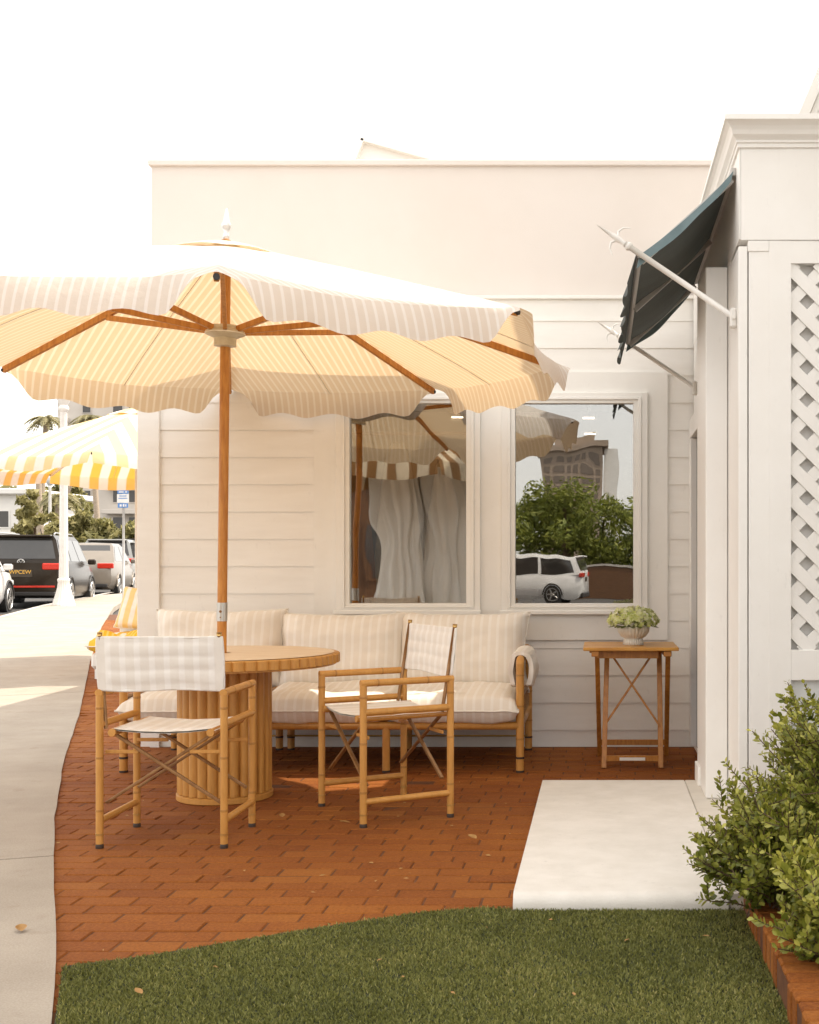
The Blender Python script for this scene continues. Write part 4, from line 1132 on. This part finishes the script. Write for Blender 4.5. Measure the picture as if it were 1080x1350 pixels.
# ------------------------------------------------------------------ cars
def car(name,label,loc,rz,L,Wd,H,paintm,suv,glassm=carglass,group='cars parked along the kerb'):
    t=thing(name,label,'car',loc,rz,group)
    w=Wd/2; m=MB()
    belt=.60*H if suv else .63*H
    if suv:
        stn=[(-.5,.42,.62*H,.86),(-.485,.30,belt,.93),(-.40,.24,belt+.02,1),(0,.24,belt,1),(.26,.24,belt-.03,1),(.40,.26,.56*H,.96),(.485,.32,.48*H,.86),(.5,.42,.40*H,.80)]
        cab=(-.492,-.435,.13,.285)
    else:
        stn=[(-.5,.40,.56*H,.80),(-.485,.30,.63*H,.90),(-.38,.22,.65*H,.99),(0,.20,belt,1),(.26,.20,belt-.03,1),(.40,.22,.54*H,.95),(.48,.28,.47*H,.84),(.5,.36,.38*H,.74)]
        cab=(-.40,-.22,.07,.29)
    v=[];f=[];ring=10
    for (y,zb,zt,k) in stn:
        ww=w*k; dz=zt-zb
        half=[(.0,zb),(ww*.88,zb),(ww*.985,zb+.18*dz),(ww,zb+.45*dz),(ww*.985,zb+.78*dz),(ww*.93,zt-.012),(.0,zt+.01)]
        pts=half+[(-x,z) for x,z in half[-2:0:-1]]
        ring=len(pts)
        v+=[(x,y*L,z) for x,z in pts]
    for i in range(len(stn)-1):
        for k in range(ring):
            k2=(k+1)%ring; f.append((i*ring+k,i*ring+k2,(i+1)*ring+k2,(i+1)*ring+k)[::-1])
    f.append(tuple(range(ring))); f.append(tuple(reversed(range((len(stn)-1)*ring,len(stn)*ring))))
    m.add(v,f)
    # cabin shell
    cb=[c_*L for c_ in cab]; wb=w*.93; wt=w*.74; zb=belt-.03
    def cabp(y,z,s): 
        u=(z-zb)/(H-zb); return (s*(wb+(wt-wb)*u),y,z)
    n=5; rows=[]
    for i in range(n+1):
        u=i/n; u2=1-(1-u)**1.15; z=zb+(H-zb)*u2
        yr=cb[0]+(cb[1]-cb[0])*u2**1.1; yf=cb[3]+(cb[2]-cb[3])*u2
        x=wb+(wt-wb)*u2
        if i==n: x-=.05; 
        rows.append([(-x,yr,z),(x,yr,z),(x,yf,z),(-x,yf,z)])
    v=[p for r_ in rows for p in r_]; f=[]
    for i in range(n):
        for k in range(4): f.append((i*4+k,i*4+(k+1)%4,(i+1)*4+(k+1)%4,(i+1)*4+k))
    v.append((0,(cb[1]+cb[2])/2,H+.03)); b=len(v)-1
    for k in range(4): f.append((n*4+k,n*4+(k+1)%4,b))
    m.add(v,f)
    m.build('body',paintm,t,True,angle=38)
    def at(u,yend,s):   # helper on the cabin side plane
        z=zb+(H-zb)*u; x=wb+(wt-wb)*u; return (s*(x+.006),yend,z)
    lo,hi=.14,.86
    yr=lambda u:cb[0]+(cb[1]-cb[0])*u; yf=lambda u:cb[3]+(cb[2]-cb[3])*u
    for s in (-1,1):
        cuts=[0,.36,.70,1] if suv else [0,.52,1]
        for c0,c1 in zip(cuts,cuts[1:]):
            q=[]
            for (u,c_,e) in ((lo,c0,.035),(lo,c1,-.035),(hi,c1,-.035),(hi,c0,.035)):
                y=yr(u)+.10+(yf(u)-.10-yr(u)-.10)*c_+e; q.append(at(u,y,s))
            MB().add(q,[(0,1,2,3) if s>0 else (3,2,1,0)]).build('side_window',glassm,t)
        MB().hull_box(s*(w+.07),cb[3]-.32,belt+.06,.10,.05,.07,.03).build('mirror',paintm,t)
    for (nm,fy,sg,lo2) in (('rear_window',yr,-1,.22),('windscreen',yf,1,.06)):
        q=[]
        for (u,s) in ((lo2,-1),(lo2,1),(.90,1),(.90,-1)):
            x=(wb+(wt-wb)*u)-.09; q.append((s*x,fy(u)+sg*.018,zb+(H-zb)*u+.004))
        MB().add(q,[(0,1,2,3) if sg<0 else (3,2,1,0)]).build(nm,glassm,t)
    wr=.345 if suv else .32
    for y in (-.31*L,.305*L):
        for s in (-1,1):
            wl=MB(); wl.tube([(s*(w-.20),y,wr),(s*(w+.004),y,wr)],wr,24); wl=wl.build('wheel',tyre,t,True,angle=40)
            rm=MB(); 
            for k in range(5):
                a=2*PI*k/5; rm.beam((s*(w+.012),y+.05*math.cos(a),wr+.05*math.sin(a)),(s*(w+.012),y+wr*.66*math.cos(a),wr+wr*.66*math.sin(a)),.05,.02,up=(1,0,0))
            rm.tube([(s*(w+.006),y,wr),(s*(w+.016),y,wr)],.07,12)
            rp=[(s*(w+.010),y+wr*.68*math.cos(2*PI*k/24),wr+wr*.68*math.sin(2*PI*k/24)) for k in range(24)]
            rm.tube(rp,.018,6,closed=True)
            rm.build('rim',rimm,wl)
            ar=MB(); ap=[(s*(w-.002),y+(wr+.05)*math.cos(PI*k/16),wr+(wr+.05)*math.sin(PI*k/16)) for k in range(17)]
            ar.tube(ap,.028,6); ar.build('wheel_arch',blackm if suv else paintm,t,True)
    if suv:
        MB().hull_box(0,cb[1]-.06,H-.02,wt-.06,.13,.025,.02).build('spoiler',paintm,t)
        MB().tube([(-.1,-.5*L+.06,belt+.07),(.25,-.5*L+.09,belt+.13)],.012,6).build('rear_wiper',blackm,t)
        MB().tube([(.3,cb[1]+.5,H+.03),(.3,cb[1]+.35,H+.16)],.008,5).build('aerial',blackm,t)
    zl=.555*H if suv else .56*H
    for s in (-1,1):
        MB().hull_box(s*(w*.74),-.494*L,zl+.03,.24*w,.055,.075,.02).build('tail_light',red_lens,t)
        MB().hull_box(s*(w*.70),.482*L,.42*H,.17,.06,.06,.02).build('headlight',clear_lens,t)
    MB().box(-w*.80,w*.80,-.5*L-.02,-.47*L,.30,.40,bev=.02).build('rear_bumper_trim',blackm,t)
    MB().box(-.26,.26,-.5*L-.016,-.49*L,.43*H,.43*H+.15,bev=.004).build('rear_plate',plate_dark,t)
    return t
HD=R(13)
silverp=carpaint('champagne_car_paint',(.24,.205,.165),.3,.35)
blackp=carpaint('black_car_paint',(.022,.019,.016),.1,.18)
whitep=carpaint('white_car_paint',(.82,.80,.77),0,.25)
greyp=carpaint('pale_grey_car_paint',(.33,.33,.31),.2,.35)
def place(x,Y,Lc,rz):      # rear end centre at pixel column x, depth Y
    p=W(x,700,Y); d=Vector((-math.sin(rz),math.cos(rz),0)); c=Vector((p.x,Y,0))+d*Lc/2
    return (c.x,c.y,g(Y)-.125)
suv=car('parked_car','dark brown black SUV seen from behind with red tail lights by the lamp post',place(27,28.4,4.5,HD),HD,4.5,1.90,1.74,carpaint('dark_bronze_car_paint',(.030,.022,.015),0,.25),True)
MB().box(-.75,.75,-2.272,-2.25,.50,.545,bev=.004).build('reflector_strip',red_lens,suv)
ra=MB()
for s in (-1,1): ra.tube([(s*.62,-1.7,1.75),(s*.62,-1.55,1.80),(s*.62,.4,1.80),(s*.62,.6,1.75)],.018,8)
ra.build('roof_rail',rimm,suv,True)
MB().box(-.155,.155,-2.275,-2.262,.80,.93,bev=.003).build('plate_face',plate_dark,suv)
text_mesh('WPCEW',.125,'plate_letters',plate_gold,suv,(0,-2.279,.862),(PI/2,0,0))
em=MB(); em.tube([(.075*math.cos(2*PI*k/24),-2.20,1.09+.075*math.sin(2*PI*k/24)) for k in range(24)],.010,6,closed=True)
for pts in ([(-.045,1.145),(0,1.08),(.045,1.145)],[(-.055,1.10),(-.027,1.035),(0,1.09),(.027,1.035),(.055,1.10)]):
    em.tube([(x,-2.205,z) for x,z in pts],.007,6)
em.build('round_badge',chrome,suv)
car('parked_car','glossy white car cut off by the left edge, behind the dark SUV',place(-118,23.3,4.6,HD),HD,4.6,1.80,1.66,whitep,True)
car('parked_car','champagne silver sedan with red tail lights ahead of the dark SUV',place(106,34.6,4.7,HD),HD,4.7,1.82,1.58,silverp,False)
car('parked_car','pale grey SUV ahead of the champagne silver sedan',place(140,41.5,4.7,HD),HD,4.7,1.85,1.72,greyp,True)
car('parked_car','black SUV at the shop corner, farthest of the parked cars',place(178,43.5,4.7,R(10)),R(10),4.7,1.9,1.75,blackp,True)

# ------------------------------------------------------------------ far street: trees, palms, houses
def leaf_cloud(mb_,clumps,n,size,rr,flat=.0):
    for i in range(n):
        c,rad=rr.choice(clumps)
        d=Vector((rr.gauss(0,1),rr.gauss(0,1),rr.gauss(0,1))).normalized()
        q=c+Vector((d.x*rad,d.y*rad,d.z*rad*.8))*(rr.random()**.33)
        nrm=(d+Vector((rr.gauss(0,.7),rr.gauss(0,.7),rr.gauss(0,.7)))).normalized()
        x=nrm.orthogonal().normalized(); x.rotate(Matrix.Rotation(rr.random()*6.3,3,nrm)); y=nrm.cross(x)
        s_=size*rr.uniform(.5,1.2)
        mb_.add([q-x*s_,q+y*s_*.45,q+x*s_,q-y*s_*.45],[(0,1,2,3)],t=min(1,max(0,rr.gauss(.5,.22))))
def tree(label,x,Y,h,rad,mat,seed,trunk_h=None,n=1800,size=.28,cone=False,name='street_tree',group='trees along the far street'):
    rr=random.Random(seed); p=W(x,700,Y)
    t=thing(name,label,'tree',(p.x,Y,g(Y) if Y>0 else -.1),0,group)
    th=trunk_h if trunk_h is not None else h*.35
    tm=MB(); tm.tube([(0,0,0),(.08*rad,.0,th*.6),(0,0,h*.75)],[.07*rad+.06,.05*rad+.04,.03],8)
    for k in range(5):
        a=rr.random()*6.3; z=th*(.8+.4*rr.random())
        tm.tube([(0,0,z),(math.cos(a)*rad*.35,math.sin(a)*rad*.35,z+h*.18),(math.cos(a)*rad*.6,math.sin(a)*rad*.6,z+h*.28)],[.05*rad*.6+.02,.03*rad,.01],6)
    tm.build('trunk',bark,t,True)
    cl=[]
    for k in range(18):
        u=rr.random(); a=rr.random()*6.3; z=th+(h-th)*u
        prof=(1-u)**.6 if cone else math.sin(PI*min(1,.12+.88*u))**.6
        rr_=rad*prof*math.sqrt(rr.random())*.8
        cl.append((Vector((math.cos(a)*rr_,math.sin(a)*rr_,z)),rad*rr.uniform(.22,.42)*(1-.3*u)))
    m=MB(); leaf_cloud(m,cl,n,size,rr); m.build('crown',mat,t)
    return t
def palm(label,x,ytop,Y,lean,seed,fr=16,fl=2.0):
    fr=int(fr*1.7); fl*=.55
    rr=random.Random(seed); zt=1.2+(743-ytop)*Y/1600-g(Y); p=W(x,700,Y)
    t=thing('palm_tree',label,'palm tree',(p.x-lean,Y,g(Y)),0,'palm trees along the far street')
    MB().tube([(lean*k/6*(.6+.4*k/6),0,zt*k/6) for k in range(7)],[.20-.012*k for k in range(7)],8).build('trunk',trunkm,t,True)
    m=MB()
    for i in range(fr):
        a=2*PI*i/fr+rr.uniform(-.2,.2); up=rr.uniform(-.1,1.2); L=fl*rr.uniform(.8,1.15)
        d=Vector((math.cos(a),math.sin(a),0)); s_=Vector((-d.y,d.x,0)); base=Vector((lean,0,zt))
        pts=[base+d*L*u*(1-.15*up)+Vector((0,0,up*L*.55*u-L*.75*u*u)) for u in (k/8 for k in range(9))]
        tt=rr.random()
        for k in range(1,9):
            q=pts[k]; dv=(pts[k]-pts[k-1]).normalized(); lw=.42*L*.5*math.sin(PI*min(1,k/8*.8+.15))
            for sg in (-1,1):
                for e in (0,.5):
                    qq=q-dv*e*L/8
                    m.add([qq,qq+dv*lw*.5+s_*sg*lw+Vector((0,0,-.25*lw)),qq+dv*.09],[(0,1,2)],t=tt)
        m.tube(pts,.02,4,t=tt)
    m.build('fronds',palm_leaf,t); return t
palm('tall palm with a full crown, leftmost beside the hotel',61,552,66,.4,31,22,2.2)
palm('small low palm crown just left of the tall leftmost palm',49,585,62,-.2,32,14,1.6)
palm('tall palm between the big lamp post and the building corner',118,552,70,-.6,33,22,2.4)
palm('palm with a leaning pale trunk behind the big lamp post',112,590,60,2.0,34,14,1.8)
palm('short palm with spreading fronds left of the big lamp post',78,655,58,.2,35,18,2.0)
for (lab,x,Y,h,rad,mt,sd,th,n,sz,cone) in [
  ('round pale yellow green tree beside the white house',45,52,4.0,1.05,pale_leaf,41,.8,1900,.17,False),
  ('dark bushy street tree left of the big lamp post',75,64,4.3,2.0,far_leaf,42,1.2,2200,.26,False),
  ('dense green street tree right of the big lamp post',112,62,3.0,1.6,far_leaf,43,.9,2200,.26,False),
  ('broad green tree in front of the hotel entrance',140,66,2.3,1.5,far_leaf,44,.6,2200,.26,False),
  ('dark green tree behind the parking sign',176,60,2.4,1.2,far_leaf,45,.8,2200,.26,False),
  ('tall loose tree towering left behind the yellow parasol',28,82,5.6,2.6,far_leaf,46,1.5,2400,.36,False),
  ('tall loose tree rising behind the yellow parasol middle',88,84,6.2,2.4,far_leaf,47,2.0,2200,.36,False),
  ('small pale shrub at the foot of the small street lamp',70,50,2.6,.9,pale_leaf,48,.4,1200,.16,False)]:
    tree(lab,x,Y,h,rad,mt,sd,th,n,sz,cone)
# white house at far left
p=W(18,700,72); hs=thing('white_house','white stucco house with flat eaves at the far left','house',(p.x,72,g(72)))
zt=1.2+(743-652)*72/1600-g(72)
MB().box(-3.2,.75,0,8,0,zt).build('wall',housem,hs)
MB().box(-3.6,1.25,-.5,8.4,zt,zt+.35,bev=.05).build('roof',housem,hs)
for (x0,x1,z0,z1) in ((-.9,-.2,2.6,3.7),(-2.2,-1.3,2.6,3.7)):
    f_=MB().box(x0,x1,-.05,-.01,z0,z1).build('window',housem,hs); MB().box(x0+.08,x1-.08,-.06,-.052,z0+.08,z1-.08).build('pane',dkglass,f_)
MB().box(-2.0,1.9,-2.2,-1.95,0,1.5).build('garden_wall',housem,hs)
# hotel
YH=105; s_=YH/1600
ht=thing('hotel_building','beige hotel block with dark windows and balconies behind the palms','hotel',((130-790)*s_,YH,g(YH)))
hx=lambda x:(x-130)*s_; hz_=lambda y:1.2+(743-y)*s_-g(YH)
MB().box(hx(76),hx(230),0,14,0,hz_(478)).build('wall',hotelm,ht)
MB().box(hx(74),hx(232),-.4,14.4,hz_(478),hz_(474)).build('roof_edge',hotelm,ht)
MB().box(hx(64),hx(76),3,14,0,hz_(520)).build('side_wing',hotelm,ht)
for yy in (497,537,583,619,655,690):
    for (xa,xb) in ((79,88),(109,121),(149,163),(170,180),(192,205),(212,222)):
        f_=MB().box(hx(xa),hx(xb),-.10,-.004,hz_(yy+8),hz_(yy-9)).build('window',hotelm,ht)
        MB().box(hx(xa)+.06,hx(xb)-.06,-.115,-.104,hz_(yy+7),hz_(yy-8)).build('pane',dkglass,f_)
for yy in (564,602,640,675):
    MB().box(hx(140),hx(226),-1.1,-.12,hz_(yy+3),hz_(yy-3),bev=.03).build('balcony',hotelm,ht)
    MB().box(hx(78),hx(92),-1.1,-.12,hz_(yy+3-10),hz_(yy-3-10),bev=.03).build('balcony',hotelm,ht)
MB().box(hx(136),hx(158),-30,-26,0,hz_(703)+1.2).build('porch',hotelm,ht)

# ------------------------------------------------------------------ across the street, seen only as reflections
def RW(x,D): return (x-790)*D/1600
for (lab,x,D,h,rad,sd) in [('round green hedge tree across the street, left in the right window',690,52,4.4,2.6,51),('tallest green hedge tree across the street, middle of the right window',742,50,4.9,2.6,52),('broad green hedge tree across the street, right in the right window',795,51,4.3,2.6,53),('low green hedge tree across the street, at the right edge of the window reflection',850,50,4.0,2.4,54)]:
    Y=15.94-D; rr=random.Random(sd)
    t=thing('hedge_tree',lab,'tree',(RW(x,D),Y,-.12),0,'hedge trees across the street')
    tm=MB().tube([(0,0,0),(.1,0,1.2),(0,0,h*.7)],[.16,.12,.04],8).build('trunk',bark,t,True)
    cl=[]
    for k in range(44):
        a=rr.random()*6.3; u=rr.random(); q=rad*math.sqrt(rr.random())*.8*math.sin(PI*(.15+.8*u))**.5
        cl.append((Vector((math.cos(a)*q,math.sin(a)*q,.5+(h-.9)*u)),rr.uniform(.5,.8)))
    m=MB(); leaf_cloud(m,cl,7000,.11,rr); m.build('crown',hedge_leaf,t)
lw=thing('garden_wall','low brown garden wall under the hedge trees across the street','wall',(RW(760,46),15.94-46,-.12))
MB().box(-6,9,-.15,.15,0,1.15).build('wall',shopwood,lw); MB().box(-6.05,9.05,-.2,.2,1.15,1.25).build('capstone',kerbm,lw)
tbm=thing('reflection_darkener','dark brown timber building added across the street to darken the left window reflection','building',(RW(470,30),15.94-30,-.12))  # added building, placed to darken what the left pane mirrors
MB().box(-6,2.9,-5,0,0,4.1).build('wall',shopwood,tbm); MB().box(-6.3,3.2,-5.3,.3,4.1,4.3).build('roof',roofm,tbm)
for xx in (-1.5,.3): 
    f_=MB().box(xx,xx+.9,.004,.06,.9,2.3).build('window',shopwood,tbm); MB().box(xx+.08,xx+.82,.062,.07,.98,2.22).build('pane',dkglass,f_)
D=300; tw_=thing('stone_tower','sandstone tower block across the street reflected in the right window','tower',(RW(762,D),15.94-D,-.12))
q=D/1600; tx_=lambda x:(x-762)*q; tz=lambda y:1.2+(743-y)*q
MB().box(tx_(718),tx_(790),-16,0,0,tz(592)).build('wall',towerm,tw_)
MB().box(tx_(712),tx_(798),-17,1,tz(592),tz(584)).build('cornice',towerm,tw_)
MB().box(tx_(728),tx_(782),-14,-2,tz(584),tz(572)).build('upper_storey',towerm,tw_)
MB().box(tx_(792),tx_(820),-20,-2,0,tz(594)).build('side_block',housem,tw_)
for r_ in range(6):
    for c_ in range(6):
        x0=722+c_*11.2; y0=600+r_*13
        MB().box(tx_(x0),tx_(x0+7),.02,.12,tz(y0+8.5),tz(y0)).build('window',towerwin,tw_)
car('parked_car','white SUV parked across the street reflected in the right window',(RW(672,36),15.94-37,-.125),R(98),4.4,1.85,1.62,carpaint('reflected_white_car_paint',(.85,.83,.80),0,.25),True,group='cars across the street')

# ------------------------------------------------------------------ camera, light, world
cam=bpy.data.cameras.new('camera'); co=bpy.data.objects.new('camera',cam); COL.objects.link(co)
cam.sensor_fit='AUTO'; cam.sensor_width=36; cam.lens=36*1600/1350
cam.shift_x=-250/1350; cam.shift_y=68/1350
cam.clip_end=2000; cam.clip_start=.05
co.location=(0,0,1.2); co.rotation_euler=(PI/2,0,0)
sc.camera=co

EL,AZ=R(60),R(63)
sd=bpy.data.lights.new('sun','SUN'); so=bpy.data.objects.new('sun',sd); COL.objects.link(so)
sd.energy=2.3; sd.angle=R(.53); sd.color=(1,.92,.80)
S=Vector((math.sin(AZ)*math.cos(EL),math.cos(AZ)*math.cos(EL),math.sin(EL)))
so.rotation_euler=S.to_track_quat('Z','Y').to_euler(); so.location=(6,6,12)
wd=bpy.data.worlds.new('World'); sc.world=wd; wd.use_nodes=True
nt=wd.node_tree; bg=nt.nodes['Background']
sky=nt.nodes.new('ShaderNodeTexSky'); sky.sky_type='NISHITA'; sky.sun_disc=False
sky.sun_elevation=EL; sky.sun_rotation=AZ; sky.dust_density=4.0; sky.air_density=.8; sky.ozone_density=.6
# hazy bright summer sky: clear-sky colour thinned by a white veil
c=mix(nt,.72,sky.outputs['Color'],(9.0,8.62,8.05))
nt.links.new(c,bg.inputs['Color']); bg.inputs['Strength'].default_value=.125
vs_=sc.view_settings
vs_.view_transform='Standard'; vs_.look='None'; vs_.gamma=1; vs_.exposure=1.22
sc.cycles.max_bounces=8; sc.cycles.transparent_max_bounces=8
sc.cycles.use_denoising=True
